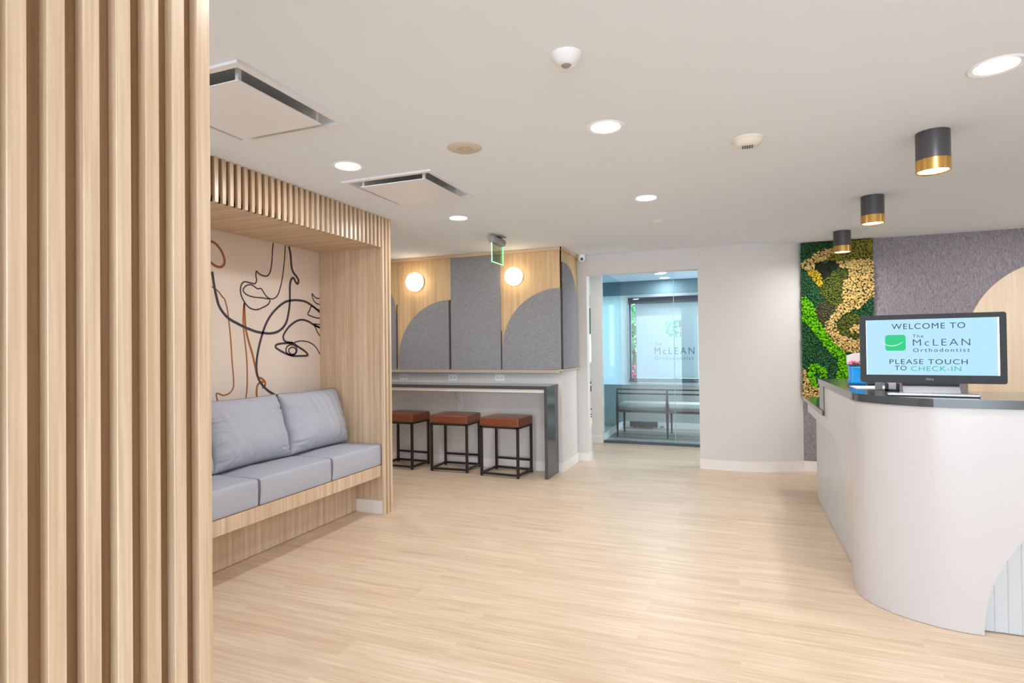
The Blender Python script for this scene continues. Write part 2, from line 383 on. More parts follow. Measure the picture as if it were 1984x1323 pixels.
M['bench_pad'] = plain('oatmeal_fabric', (214, 212, 202), .9, bump=.2, bscale=300)
M['concrete'] = plain('floor_tile_grey', (150, 146, 132), .35, var=.1, bscale=8)
M['screen'] = emit('screen_blue', (178, 224, 244), .84, (.02, .02, .02))
M['screen_text'] = emit('screen_text_navy', (36, 60, 84), .7, (.01, .01, .01))
M['screen_teal'] = emit('screen_text_teal', (40, 190, 170), .75, (.01, .02, .02))
M['screen_green'] = emit('screen_logo_green', (10, 205, 130), .8, (.01, .02, .02))
M['screen_white'] = emit('screen_white', (235, 250, 255), 1.0, (.02, .02, .02))
M['blue_pack'] = plain('blue_foil', (10, 150, 228), .25, bump=.5, bscale=60)
M['card'] = plain('white_card', (236, 230, 236), .6)
M['paper'] = plain('paper', (238, 238, 234), .7)
M['pink'] = plain('pink_sweets', (224, 130, 140), .5, var=.5, bscale=90)
M['acrylic'] = glass_mat('clear_acrylic', (.86, .88, .9))
M['lime'] = plain('moss_lime', (112, 196, 22), .9, spec=.1, var=.35, bscale=40)
M['cream'] = plain('moss_cream', (222, 192, 124), .9, spec=.1, var=.35, bscale=40)
M['olive'] = plain('moss_olive', (140, 136, 56), .9, spec=.1, var=.35, bscale=40)
M['yellow'] = plain('moss_yellow', (206, 178, 50), .9, spec=.1, var=.3, bscale=40)
M['darkolive'] = plain('moss_dark_olive', (106, 114, 46), .95, spec=.05, var=.45, bscale=60)
M['brown'] = plain('moss_brown', (98, 92, 64), .95, spec=.05, var=.45, bscale=60)
M['black_moss'] = plain('moss_near_black', (46, 48, 36), .95, spec=.05, var=.4, bscale=60)
M['deep'] = plain('moss_deep_green', (54, 106, 68), .95, spec=.05, var=.5, bscale=60)
M['bark'] = plain('bark', (92, 78, 62), .9, var=.3, bscale=20)
M['leaf'] = plain('tree_leaf', (92, 140, 90), .7, var=.5, bscale=3)
M['flower'] = plain('pink_blossom', (206, 84, 110), .7, var=.3, bscale=10)
M['grass'] = plain('lawn', (110, 140, 80), .9, var=.3, bscale=6)
M['shade'] = plain('green_roller_shade', (70, 100, 84), .8)

CEIL = 2.45

# ------------------------------------------------------------------ the setting
CASS = [(-2.05, 1.948), (-2.04, 3.388)]
def sq(c, h): return [(c[0]-h, c[1]-h), (c[0]+h, c[1]-h), (c[0]+h, c[1]+h), (c[0]-h, c[1]+h)]
struct('floor', PO([(-6, -5), (4.1, -5), (4.1, 7.02), (1.3, 7.02), (1.3, 9.9), (-2.2, 9.9), (-2.2, 12.2), (-6, 12.2)], -.1, 0, 'Z'), M['floor'], 'light oak vinyl plank floor running through the reception area', 'floor')
struct('ceiling', PO([(-6, -5), (4.1, -5), (4.1, 7.02), (1.3, 7.02), (1.3, 9.9), (-2.2, 9.9), (-2.2, 12.2), (-6, 12.2)], CEIL, CEIL+.1, 'Z', [sq(c, .302) for c in CASS]), M['ceiling'],
       'flat off-white plaster ceiling over the whole reception area', 'ceiling')
struct('wall_left', BM((-3.5, -3.37, -5, 4.135, 0, CEIL)), M['mural_wall'], 'beige painted wall behind the seating alcove, under the line mural', 'wall')
struct('wall_stools', BM((-5.1, -1.775, 6.03, 6.82, 0, CEIL)), M['wall'], 'white wall behind the three leather stools and the bar counter', 'wall')
struct('wall_far_left', BM((-5.2, -5.1, 4.0, 12.2, 0, CEIL)), M['wall'], 'white wall closing the stool area at its far left', 'wall')
struct('wall_left_return', BM((-5.1, -3.5, 4.0, 4.135, 0, CEIL)), M['wall'], 'white return wall behind the seating alcove', 'wall')
# doorway wall
bm = bmesh.new()
box(bm, -1.775, -1.65, 6.70, 6.82, 0, CEIL); box(bm, -1.65, -.387, 6.70, 6.82, 2.21, CEIL)
struct('wall_doorway', bm, M['wall'], 'white wall with the tall cased opening to the glazed vestibule', 'wall')
cpts = [(-.387, 6.70), (-.27, 6.682), (-.156, 6.672), (-.02, 6.668), (.104, 6.675), (.21, 6.695), (.309, 6.724), (.415, 6.763), (.515, 6.81), (.60, 6.86), (.664, 6.914)]
sp = [(p.x, p.y) for p in spline(cpts, n=4)]
struct('wall_curved', PO(sp+[(.664, 7.02), (-.387, 6.82)], 0, CEIL, 'Z'), M['wall'], 'gently bowed white wall between the doorway and the moss panel', 'wall', smooth=True)
struct('wall_right', BM((.664, 4.1, 6.915, 7.02, .1, CEIL)), M['felt_wall'], 'grey fibrous felt-covered wall behind the reception desk', 'wall')
struct('wall_side', BM((4.0, 4.1, -5, 6.915, 0, CEIL)), M['wall'], 'white side wall beyond the right end of the desk', 'wall')
def skirting(path, h, t=.012):
    """thin board following a plan path (offset toward -normal side)"""
    out = []
    for i, p in enumerate(path):
        a = Vector(path[max(i-1, 0)]); b = Vector(path[min(i+1, len(path)-1)]); d = (b-a).normalized()
        out.append((p[0]+d.y*t, p[1]-d.x*t))
    bm = bmesh.new(); poly(bm, path+out[::-1], 0, h, 'Z')
    toe = []
    for i, p in enumerate(out):
        a = Vector(path[max(i-1, 0)]); b = Vector(path[min(i+1, len(path)-1)]); d = (b-a).normalized()
        toe.append((p[0]+d.y*.008, p[1]-d.x*.008))
    poly(bm, out+toe[::-1], 0, .012, 'Z')
    return bm
struct('baseboard_curved', skirting(sp, .105), M['base'], 'white coved baseboard along the bowed wall', 'baseboard', smooth=True)
struct('baseboard_right', BM((.664, 4.0, 6.90, 6.915, 0, .105)), M['base'], 'white coved baseboard under the grey felt wall', 'baseboard')
struct('baseboard_doorway', skirting([(-1.775, 6.70), (-1.65, 6.70)], .095), M['base'], 'short white baseboard left of the doorway', 'baseboard')
struct('baseboard_jamb', BM((-1.65, -1.638, 6.69, 6.82, 0, .095)), M['base'], 'white baseboard wrapping the left door jamb', 'baseboard')
struct('baseboard_stools', BM((-5.1, -1.763, 6.016, 6.03, 0, .10)), M['base'], 'white baseboard under the bar counter', 'baseboard')
struct('baseboard_return', BM((-1.775, -1.761, 6.03, 6.688, 0, .10)), M['base'], 'white baseboard on the short wall beside the counter end', 'baseboard')

# ------------------------------------------------------------------ slatted screen, near left
t = thing('slatted_screen', 'tall oak slatted screen filling the left edge of the view', 'screen', (-1.15, .3, 0))
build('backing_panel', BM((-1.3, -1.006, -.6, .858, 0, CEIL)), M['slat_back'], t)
bm = bmesh.new()
y = .8284
k = 0
while y > -.6:
    w = .0264 if k else .0305
    box(bm, -1.006, -.985, y, y+w, 0, CEIL, bev=.0012, seg=1); k += 1
    y -= .0531
build('slats', bm, M['slat'], t)

# ------------------------------------------------------------------ seating alcove
t = thing('seating_alcove', 'built-in oak seating alcove with slatted surround and bench base', 'alcove', (-3.0, 3.0, 0))
build('soffit', BM((-3.37, -2.722, 2.0, 4.045, 2.205, 2.235)), M['oak_x'], t)
build('end_panel', BM((-3.37, -2.722, 4.045, 4.134, 0, CEIL)), M['oak_z'], t)
build('end_panel', BM((-3.37, -2.722, 1.9, 2.0, 0, CEIL)), M['oak_z'], t)
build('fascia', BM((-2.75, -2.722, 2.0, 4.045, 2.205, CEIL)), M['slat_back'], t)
bm = bmesh.new(); y = 4.1085
while y > 1.9:
    box(bm, -2.722, -2.70, y, y+.0245, 0 if (y > 4.0 or y < 1.98) else 2.195, CEIL-.001, bev=.001, seg=1)
    y -= .0527 if y < 4.0 else .0485
build('slats', bm, M['slat'], t)
build('seat_rail', BM((-2.76, -2.735, 2.0, 4.045, .315, .405), bev=.001), M['oak_z'], t)
build('seat_board', BM((-3.37, -2.76, 2.0, 4.045, .38, .405)), M['oak_y'], t)
build('base_panel', BM((-3.02, -2.997, 2.0, 4.045, .004, .38)), M['oak_z'], t)
build('plinth_strip', BM((-2.995, -2.735, 4.031, 4.045, 0, .108)), M['base'], t)['label'] = 'white vinyl baseboard piece at the alcove end'

def seat_cushion(y0, y1):
    bm = bmesh.new()
    n = 26; w = y1-y0; d = .625; h = .168
    box(bm, 0, d, 0, w, 0, h)
    bmesh.ops.bevel(bm, geom=bm.edges[:], offset=.02, segments=3, affect='EDGES', profile=.6)
    bmesh.ops.subdivide_edges(bm, edges=bm.edges[:], cuts=5, use_grid_fill=True)
    for v in bm.verts:
        u, s, q = v.co.x/d*2-1, v.co.y/w*2-1, v.co.z/h
        dome = max(0, 1-u**4)*max(0, 1-s**4)
        if q > .5: v.co.z += .012*dome
        e = max(0, (abs(s)-.72)/.28)
        v.co.z += .009*e*noise.noise(Vector((v.co.x*6, s*3+y0*7, v.co.z*45)))*(q > .2)
        v.co.x += .006*(1-s**4)*(1 if u > .9 else 0)*math.sin(PI*min(1, max(0, q)))
        v.co += Vector((0, 0, .006))*noise.noise(Vector((v.co.x*8, v.co.y*8+y0*5, v.co.z*8)))*(q > .3)
    bmesh.ops.translate(bm, vec=(-3.36, y0, .405), verts=bm.verts[:])
    return bm
def seat(y0, y1, label):
    t = thing('seat_cushion', label, 'cushion', (-3.05, (y0+y1)/2, .405), 'grey bench seat cushions')
    build('cover', seat_cushion(y0, y1), M['cushion'], t, smooth='all')
    for yy in (y0+.004, y1-.004):
        bm = bmesh.new(); tube(bm, [(-2.745, yy, .415), (-2.735, yy, .50), (-2.737, yy, .555), (-2.75, yy, .570)], .003, 6)
        build('piping', bm, M['piping'], t, smooth='all')
seat(3.408, 4.042, 'grey bench seat cushion against the oak end panel')
seat(2.728, 3.402, 'grey bench seat cushion in the middle of the bench')
seat(2.05, 2.722, 'grey bench seat cushion half hidden by the slatted screen')

def pillow(w, h, t, seed):
    bm = bmesh.new(); nu, nv = 80, 60; G = {}
    rs = random.Random(int(seed*10)); CR = []
    for q in range(22):                     # creases run in from the seams
        e = rs.choice('LLLRRB'); ln = rs.uniform(.12, .55)
        if e == 'B': u0, v0, an = rs.uniform(-.8, .8), -.92, rs.uniform(.5, 1.2)
        else: u0, v0, an = (-.97 if e == 'L' else .97), rs.uniform(-.85, .55), rs.uniform(-.35, .25)+(PI if e == 'R' else 0)
        CR.append((u0, v0, math.cos(an), math.sin(an), ln, rs.uniform(.018, .035), rs.uniform(.003, .010)))
    def crease(u, v):
        s = 0
        for u0, v0, cx, cy, ln, wd, dp in CR:
            a = (u-u0)*cx+(v-v0)*cy; b = -(u-u0)*cy+(v-v0)*cx
            if -.05 < a < ln*1.3: s -= dp*math.exp(-(b/wd)**2)*max(0, 1-abs(a)/(ln*1.3)) - dp*.5*math.exp(-((b-.05)/(wd*1.4))**2)*max(0, 1-abs(a)/(ln*1.3))
        return s
    for side in (1, -1):
        for i in range(nu+1):
            for j in range(nv+1):
                u = i/nu*2-1; v = j/nv*2-1
                edge = i in (0, nu) or j in (0, nv)
                if edge and side == -1: G[side, i, j] = G[1, i, j]; continue
                f = (max(0, 1-abs(u)**3.4)*max(0, 1-abs(v)**3.0))**.55
                y = u*w/2*(1-.03*(1-abs(u))*0-.035*(1-v*v)*0); z = (v+1)/2*h
                y *= 1-.022*(1-v*v); z = h/2+(z-h/2)*(1-.03*(1-u*u))
                x = side*t/2*f
                if v < 0: x *= 1+.18*(-v)*(1-abs(v))*2
                pl = noise.noise(Vector((seed, u*1.5, z*26)))*.020*abs(u)**4*f
                sm = noise.noise(Vector((u*2.2+seed, z*5, side*3)))*.016*f + noise.noise(Vector((u*5+seed*2, z*11+u*6, side)))*.009*f
                sm += crease(u, v)*min(1, f*3) if side == 1 else 0
                G[side, i, j] = bm.verts.new((x+side*(pl+sm), y+noise.noise(Vector((z*20, u, seed)))*.004, z))
    for side in (1, -1):
        for i in range(nu):
            for j in range(nv):
                q = [G[side, i, j], G[side, i+1, j], G[side, i+1, j+1], G[side, i, j+1]]
                bm.faces.new(q if side == 1 else q[::-1])
    rim = [G[1, i, 0].co.copy() for i in range(nu+1)]+[G[1, nu, j].co.copy() for j in range(1, nv+1)]+[G[1, i, nv].co.copy() for i in range(nu-1, -1, -1)]+[G[1, 0, j].co.copy() for j in range(nv-1, -1, -1)]
    return bm, rim
def back(yb, yt, seed, label):
    t = thing('back_cushion', label, 'cushion', (-3.10, yb, .582), 'grey loose back cushions')
    bm, rim = pillow(.66, .465, .215, seed)
    pb = bmesh.new(); tube(pb, rim, .0035, 6)
    lean = math.radians(-19)
    for b in (bm, pb):
        for v in b.verts: v.co.y += (yt-yb)*v.co.z/.43
        bmesh.ops.rotate(b, cent=(0, 0, 0), matrix=Matrix.Rotation(lean, 3, 'Y'), verts=b.verts[:])
        bmesh.ops.translate(b, vec=(-3.055, yb, .592), verts=b.verts[:])
    build('cover', bm, M['cushion'], t, smooth='all'); build('piping', pb, M['piping'], t, smooth='all')
back(3.668, 3.700, 1.3, 'grey loose back cushion in the corner by the oak end panel')
back(3.005, 3.02, 4.7, 'grey loose back cushion left of the corner one, fully in view')
back(2.35, 2.36, 8.1, 'grey loose back cushion almost hidden behind the slatted screen')

# ------------------------------------------------------------------ wall mural
def ribbons(strokes, x=-3.37, lift=.0015):
    bm = bmesh.new()
    for w, pts in strokes:
        P = spline(pts, n=7); Lf, Rt = [], []; w *= .88
        for i, p in enumerate(P):
            d = (P[min(i+1, len(P)-1)]-P[max(i-1, 0)])
            d = d.normalized() if d.length > 1e-9 else Vector((1, 0, 0))
            n = Vector((-d.y, d.x, 0))*w/2
            Lf.append(p+n); Rt.append(p-n)
        def V(p, h): return bm.verts.new((x+h, min(p.x, 4.044), min(p.y, 2.204)))
        a = [V(p, lift) for p in Lf]; b = [V(p, lift) for p in Rt]
        a0 = [V(p, .0002) for p in Lf]; b0 = [V(p, .0002) for p in Rt]
        for i in range(len(P)-1):
            bm.faces.new((a[i], a[i+1], b[i+1], b[i])); bm.faces.new((a[i], a0[i], a0[i+1], a[i+1])); bm.faces.new((b[i], b[i+1], b0[i+1], b0[i]))
    bmesh.ops.recalc_face_normals(bm, faces=bm.faces[:])
    return bm
t = thing('wall_mural', 'one-line face mural in charcoal and brown on the beige alcove wall', 'mural', (-3.37, 3.3, 1.6))
build('charcoal_line', ribbons(MURAL_DARK, lift=.0020), M['ink'], t)
build('brown_line', ribbons(MURAL_BROWN), M['umber'], t)['label'] = 'brown painted lines'

# ------------------------------------------------------------------ wall cladding above the counter
t = thing('wall_cladding', 'oak wall cladding with grey felt arches above the bar counter', 'wall cladding', (-3.0, 6.03, 1.08))
bm = BM((-5.0, -1.764, 6.012, 6.03, 1.10, 2.44)); box(bm, -1.775, -1.764, 6.012, 6.69, 1.10, 2.44)
build('oak_panel', bm, M['oak_clad'], t)
bm = bmesh.new()
box(bm, -5.0, -1.742, 5.975, 6.012, 2.415, CEIL-.001, bev=.003); box(bm, -1.764, -1.735, 5.975, 6.69, 2.415, CEIL-.001, bev=.003)
build('crown_moulding', bm, M['oak_x'], t)
bm = bmesh.new()
box(bm, -5.0, -1.775, 5.955, 6.03, 1.078, 1.112, bev=.002); box(bm, -1.775, -1.735, 5.955, 6.71, 1.098, 1.118, bev=.002)
build('ledge', bm, M['taupe'], t)['label'] = 'taupe ledge under the felt'
Y0, Y1 = 5.99, 6.012
zb = 1.114
def felt_piece(outline, label): build('felt_panel', PO(outline, Y0, Y1, 'Y'), M['felt'], t)['label'] = label
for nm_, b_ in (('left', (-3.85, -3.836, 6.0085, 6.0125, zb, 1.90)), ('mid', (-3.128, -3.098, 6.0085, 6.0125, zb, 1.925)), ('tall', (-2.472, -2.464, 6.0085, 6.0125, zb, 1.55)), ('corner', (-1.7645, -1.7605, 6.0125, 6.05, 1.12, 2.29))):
    build('gap_shade_strip', BM(b_), M['gap'], t)  # dark strips stand in for the shade in gaps beside the felt
felt_piece([(-5.0, zb), (-3.85, zb), (-3.85, 1.72)]+arc(-4.50, 1.72, .65, .70, 0, 90)[1:]+[(-5.0, 2.42)], 'grey felt arch piece at the far left')
felt_piece([(-3.128, zb), (-3.128, 1.925)]+arc(-3.128, 1.235, .68, .69, 90, 180)[1:]+[(-3.808, zb)], 'grey felt quarter arch, lower one')
felt_piece([(-3.098, zb), (-2.472, zb), (-2.472, 2.415), (-3.098, 2.415)], 'tall grey felt rectangle reaching the crown moulding')
felt_piece([(-1.768, zb), (-1.768, 2.0), (-1.79, 2.0)]+arc(-1.79, 1.34, .66, .66, 90, 180)[1:]+[(-2.452, zb)], 'grey felt quarter arch, higher one')
build('felt_panel', PO([(6.05, 1.12), (6.05, 2.29), (6.15, 2.288)]+arc(6.15, 1.77, .50, .518, 90, 0, 20)[1:]+[(6.65, 1.12)], -1.764, -1.748, 'X'), M['felt'], t)['label'] = 'grey felt arch on the short return wall'

def sconce(x, z, r, label):
    t = thing('wall_sconce', label, 'wall lamp', (x, 6.012, z), 'opal disc sconces on the oak cladding')
    build('back_plate', LA([(0, 6.012), (r*.96, 6.012), (r*.96, 5.985), (0, 5.985)], (x, 0, z), 40, 'Y'), M['gunmetal'], t, smooth=True)
    prof = [(0, 5.985), (r, 5.985)]+[(r*math.cos(a), 5.985-.03-.055*math.sin(a)) for a in [i*PI/2/10 for i in range(11)]]
    build('opal_shade', LA(prof, (x, 0, z), 48, 'Y'), M['globe'], t, smooth=True)
sconce(-3.565, 2.157, .112, 'round opal wall sconce left of the tall felt rectangle')
sconce(-2.297, 2.154, .102, 'round opal wall sconce right of the tall felt rectangle')

# ------------------------------------------------------------------ bar counter and stools
t = thing('bar_counter', 'charcoal stone bar counter with waterfall leg under the felt arches', 'counter', (-3.0, 5.8, 0))
build('counter_top', BM((-5.0, -1.815, 5.635, 6.03, .922, .957), bev=.0015), M['stone'], t)
build('waterfall_leg', BM((-1.85, -1.815, 5.635, 6.015, 0, .9215), bev=.0015), M['stone'], t)
build('support_frame', BM((-5.0, -1.85, 5.655, 6.03, .888, .9215)), M['white_matt'], t)['label'] = 'white support frame under the stone'
bm = BM((-3.03, -2.97, 6.018, 6.03, .55, .888), (-3.03, -2.97, 5.72, 6.02, .876, .888))
poly(bm, [(6.018, .72), (6.018, .876), (5.86, .876)], -3.003, -2.997, 'X')
build('bracket', bm, M['white_matt'], t)['label'] = 'white steel bracket against the wall'
def outlet(x, z, label):
    t = thing('wall_outlet', label, 'outlet', (x, 6.03, z), 'duplex outlets above the counter')
    build('faceplate', BM((x-.06, x+.06, 6.024, 6.03, z-.04, z+.04), bev=.002), M['plastic'], t)
    for s in (-1, 1):
        k = build('receptacle', BM((x+s*.024-.017, x+s*.024+.017, 6.0215, 6.024, z-.017, z+.017), bev=.003), M['plastic'], t)
        build('slot', BM((x+s*.024-.009, x+s*.024-.006, 6.0205, 6.0216, z-.006, z+.010), (x+s*.024+.006, x+s*.024+.009, 6.0205, 6.0216, z-.006, z+.008), (x+s*.024-.003, x+s*.024+.003, 6.0205, 6.0216, z-.013, z-.008)), M['dark_plastic'], k)
outlet(-3.767, 1.02, 'white double outlet above the counter nearest the slatted jamb')
outlet(-3.098, 1.017, 'white double outlet above the middle of the bar counter')
outlet(-2.504, 1.02, 'white double outlet above the counter nearest its waterfall leg')

def stool():
    t = thing('counter_stool', '', 'stool', (0, 0, 0), 'tan leather counter stools')
    w, d = .225, .187
    bm = bmesh.new(); box(bm, -w-.003, w+.003, -d-.003, d+.003, .53, .622)
    bmesh.ops.bevel(bm, geom=bm.edges[:], offset=.016, segments=4, affect='EDGES', profile=.6)
    bmesh.ops.subdivide_edges(bm, edges=bm.edges[:], cuts=3, use_grid_fill=True)
    for v in bm.verts:
        if v.co.z > .58: v.co.z += .008*max(0, 1-(v.co.x/w)**4)*max(0, 1-(v.co.y/d)**4)
    s = build('seat', bm, M['leather'], t, smooth='all')
    bm = bmesh.new(); k = .004
    tube(bm, [(-w-k+.01, -d-k, .545), (w+k-.01, -d-k, .545), (w+k, -d-k+.01, .545), (w+k, d+k-.01, .545), (w+k-.01, d+k, .545), (-w-k+.01, d+k, .545), (-w-k, d+k-.01, .545), (-w-k, -d-k+.01, .545), (-w-k+.01, -d-k, .545)], .0035, 6)
    build('welt', bm, M['leather'], s, smooth='all')
    q = .0125
    for sx in (-1, 1):
        for sy in (-1, 1):
            cx, cy = sx*(w-q), sy*(d-q)
            l = build('leg', BM((cx-q, cx+q, cy-q, cy+q, .008, .518), bev=.0015), M['black'], t)
            build('glide', LA([(0, 0), (.008, 0), (.008, .008), (0, .008)], (cx, cy, 0), 12), M['black'], l)
    build('seat_frame', BM((-w, w, -d, -d+.025, .512, .531), (-w, w, d-.025, d, .512, .531), (-w, -w+.025, -d, d, .512, .531), (w-.025, w, -d, d, .512, .531)), M['black'], t)
    for sy in (-1, 1): build('base_rail', BM((-w+.025, w-.025, sy*(d-q)-q, sy*(d-q)+q, .022, .044)), M['black'], t)
    for sx in (-1, 1): build('base_rail', BM((sx*(w-q)-q, sx*(w-q)+q, -d+.025, d-.025, .022, .044)), M['black'], t)
    build('footrest', BM((-w+.025, w-.025, d-2*q, d-.004, .125, .148)), M['black'], t)
    return t
st = stool()
st['label'] = 'tan leather stool next to the stone waterfall leg'; st.location = (-2.318, 5.752, 0); st.rotation_euler[2] = math.radians(-4)
dup(st, 'tan leather stool in the middle of the three', (-2.962, 5.815, 0), math.radians(2))
dup(st, 'tan leather stool partly hidden by the slatted jamb', (-3.612, 5.79, 0), math.radians(-2))

# ------------------------------------------------------------------ ceiling fittings
for (cx, cy), lab in zip(CASS, ('square ceiling air diffuser with dropped panel, cut off by the slatted screen', 'square ceiling air diffuser with dropped panel, beside the alcove fascia')):
    t = thing('air_diffuser', lab, 'air vent', (cx, cy, CEIL), 'square ceiling air diffusers')
    build('frame', PO(sq((cx, cy), .328), CEIL-.012, CEIL-.0005, 'Z', [sq((cx, cy), .298)]), M['plastic'], t)
    h = .301
    bm = bmesh.new(); rg = [[bm.verts.new((x, y, z)) for x, y in sq((cx, cy), hh)] for hh, z in ((.298, CEIL-.002), (.285, CEIL+.012), (.205, CEIL+.052))]
    for a, b in zip(rg, rg[1:]):
        for q in range(4): bm.faces.new((a[q], a[(q+1) % 4], b[(q+1) % 4], b[q]))
    bm.faces.new(rg[-1]); build('throat', bm, M['throat'], t)
    p = build('panel', BM((cx-.244, cx+.244, cy-.244, cy+.244, CEIL-.028, CEIL-.023), bev=.001, seg=1), M['plastic'], t)
    for sx, sy in ((1, -1), (1, 1), (-1, -1), (-1, 1)):
        build('hanger', BM((cx+sx*.226-.008, cx+sx*.226+.008, cy+sy*.226-.008, cy+sy*.226+.008, CEIL-.0228, CEIL+.034)), M['plastic'], p)

def downlight(x, y, label, power, r=.070):
    t = thing('recessed_downlight', label, 'ceiling light', (x, y, CEIL), 'round recessed ceiling downlights')
    build('trim_ring', LA([(r+.003, CEIL-.003), (r+.020, CEIL-.006), (r+.026, CEIL-.0005), (r, CEIL-.0005), (r+.003, CEIL-.003)], (x, y, 0), 40), M['plastic'], t, smooth=True)
    build('lens', LA([(0, CEIL-.0032), (r+.002, CEIL-.0032), (r+.002, CEIL-.0006), (0, CEIL-.0006)], (x, y, 0), 40), M['lens'], t)
    ld = bpy.data.lights.new('downlight_lamp', 'AREA'); ld.shape = 'DISK'; ld.size = .12; ld.energy = power; ld.color = WARM
    lo = bpy.data.objects.new('downlight_lamp', ld); COL.objects.link(lo); lo.location = (0, 0, -.012); lo.parent = t
WARM = (.98, .982, 1.0)
P0 = 7.3
downlight(.973, 2.80, 'recessed downlight at the top right, above the desk front', P0*.75)
downlight(-.588, 2.82, 'recessed downlight between the round speaker and the smoke detector', P0)
downlight(-2.133, 2.82, 'recessed downlight between the two square air diffusers', P0)
downlight(-2.149, 4.31, 'recessed downlight above the alcove end, beyond the second air diffuser', P0)
downlight(-.60, 4.29, 'recessed downlight nearest the middle of the floor, towards the doorway', P0)
for x in (-.6, .97, 2.5):
    for y in (1.3, -1.4):
        downlight(x, y, 'unseen downlight added behind the viewpoint for fill light', P0*.45)  # fittings added out of view to brighten the room
for x, y in ((2.5, 2.8), (2.5, 4.3), (2.5, 5.9)): downlight(x, y, 'unseen downlight added beyond the right edge of the view for fill light', P0)  # added out of view to lift the right and back of the room
downlight(-1.0, 7.45, 'unseen corridor downlight added past the doorway for fill light', P0)  # added out of view to brighten the corridor
downlight(-3.7, 4.85, 'recessed downlight over the stools, hidden behind the slatted jamb', P0*1.1)

t = thing('ceiling_speaker', 'flat round ceiling speaker grille between diffuser and downlight', 'speaker', (-1.362, 2.815, CEIL))
build('grille', LA([(0, CEIL-.006), (.085, CEIL-.006), (.096, CEIL-.0005), (0, CEIL-.0005)], (-1.362, 2.815, 0), 48), plain('speaker_ivory', (208, 201, 188), .6), t, smooth=True)
build('cone_cover', LA([(0, CEIL-.008), (.044, CEIL-.008), (.046, CEIL-.0062), (0, CEIL-.0062)], (-1.362, 2.815, 0), 40), plain('speaker_mesh', (196, 184, 166), .7), t, smooth=True)
build('tweeter', LA([(0, CEIL-.010), (.005, CEIL-.010), (.006, CEIL-.0082), (0, CEIL-.0082)], (-1.362, 2.815, 0), 16), M['plastic'], t)

t = thing('occupancy_sensor', 'white domed occupancy sensor with grey lens, nearest the viewer', 'sensor', (-.575, 2.064, CEIL))
build('dome', LA([(0, CEIL-.04), (.022, CEIL-.04), (.036, CEIL-.034), (.052, CEIL-.016), (.060, CEIL-.0005), (0, CEIL-.0005)], (-.575, 2.064, 0), 40), M['plastic'], t, smooth=True)
build('lens', LA([(0, CEIL-.046), (.014, CEIL-.045), (.019, CEIL-.0402), (0, CEIL-.0402)], (-.575, 2.064, 0), 24), M['grey_plastic'], t, smooth=True)

t = thing('smoke_detector', 'ivory smoke detector on the ceiling near the cylinder lamps', 'smoke detector', (.073, 3.28, CEIL))
build('base', LA([(0, CEIL-.012), (.076, CEIL-.012), (.083, CEIL-.004), (.083, CEIL-.0005), (0, CEIL-.0005)], (.073, 3.28, 0), 40), M['ivory'], t, smooth=True)
build('cap', LA([(0, CEIL-.042), (.040, CEIL-.042), (.060, CEIL-.034), (.074, CEIL-.0122), (0, CEIL-.0122)], (.073, 3.28, 0), 40), M['ivory'], t, smooth=True)
bm = bmesh.new()
for i in range(5): box(bm, .073-.028+i*.0115, .073-.020+i*.0115, 3.258, 3.302, CEIL-.0445, CEIL-.0418)
build('grille', bm, M['dark_plastic'], t)
t = thing('sprinkler_cover', 'small white round sprinkler cover on the ceiling before the doorway', 'sprinkler', (-.628, 5.133, CEIL))
build('cover_plate', LA([(0, CEIL-.016), (.045, CEIL-.014), (.062, CEIL-.006), (.062, CEIL-.004), (0, CEIL-.004)], (-.628, 5.133, 0), 32), M['plastic'], t, smooth=True)
build('escutcheon', LA([(0, CEIL-.0038), (.070, CEIL-.0038), (.076, CEIL-.0005), (0, CEIL-.0005)], (-.628, 5.133, 0), 32), M['ivory'], t, smooth=True)

def spot(x, y, label, z=CEIL):
    t = thing('cylinder_spotlight', label, 'ceiling light', (x, y, CEIL), 'surface-mounted cylinder spotlights over the desk')
    r = .0755
    build('body', LA([(0, z-.145), (r, z-.145), (r, z-.0005), (0, z-.0005)], (x, y, 0), 48), M['gunmetal'], t, smooth=True)
    build('brass_ring', LA([(r-.008, z-.200), (r-.0015, z-.206), (r+.001, z-.204), (r+.001, z-.1452), (r-.008, z-.1452), (r-.008, z-.200)], (x, y, 0), 48), M['brass'], t, smooth=True)
    build('lens', LA([(0, z-.198), (r-.009, z-.198), (r-.009, z-.190), (0, z-.190)], (x, y, 0), 40), M['lens'], t)
    ld = bpy.data.lights.new('spotlight_lamp', 'AREA'); ld.shape = 'DISK'; ld.size = .12; ld.energy = P0*.8; ld.color = WARM
    lo = bpy.data.objects.new('spotlight_lamp', ld); COL.objects.link(lo); lo.location = (0, 0, -.212); lo.parent = t
spot(.965, 3.56, 'grey and brass cylinder spotlight nearest the viewer, over the monitor')
spot(.957, 4.93, 'grey and brass cylinder spotlight in the middle of the row of three')
spot(.972, 6.34, 'grey and brass cylinder spotlight in front of the moss panel')

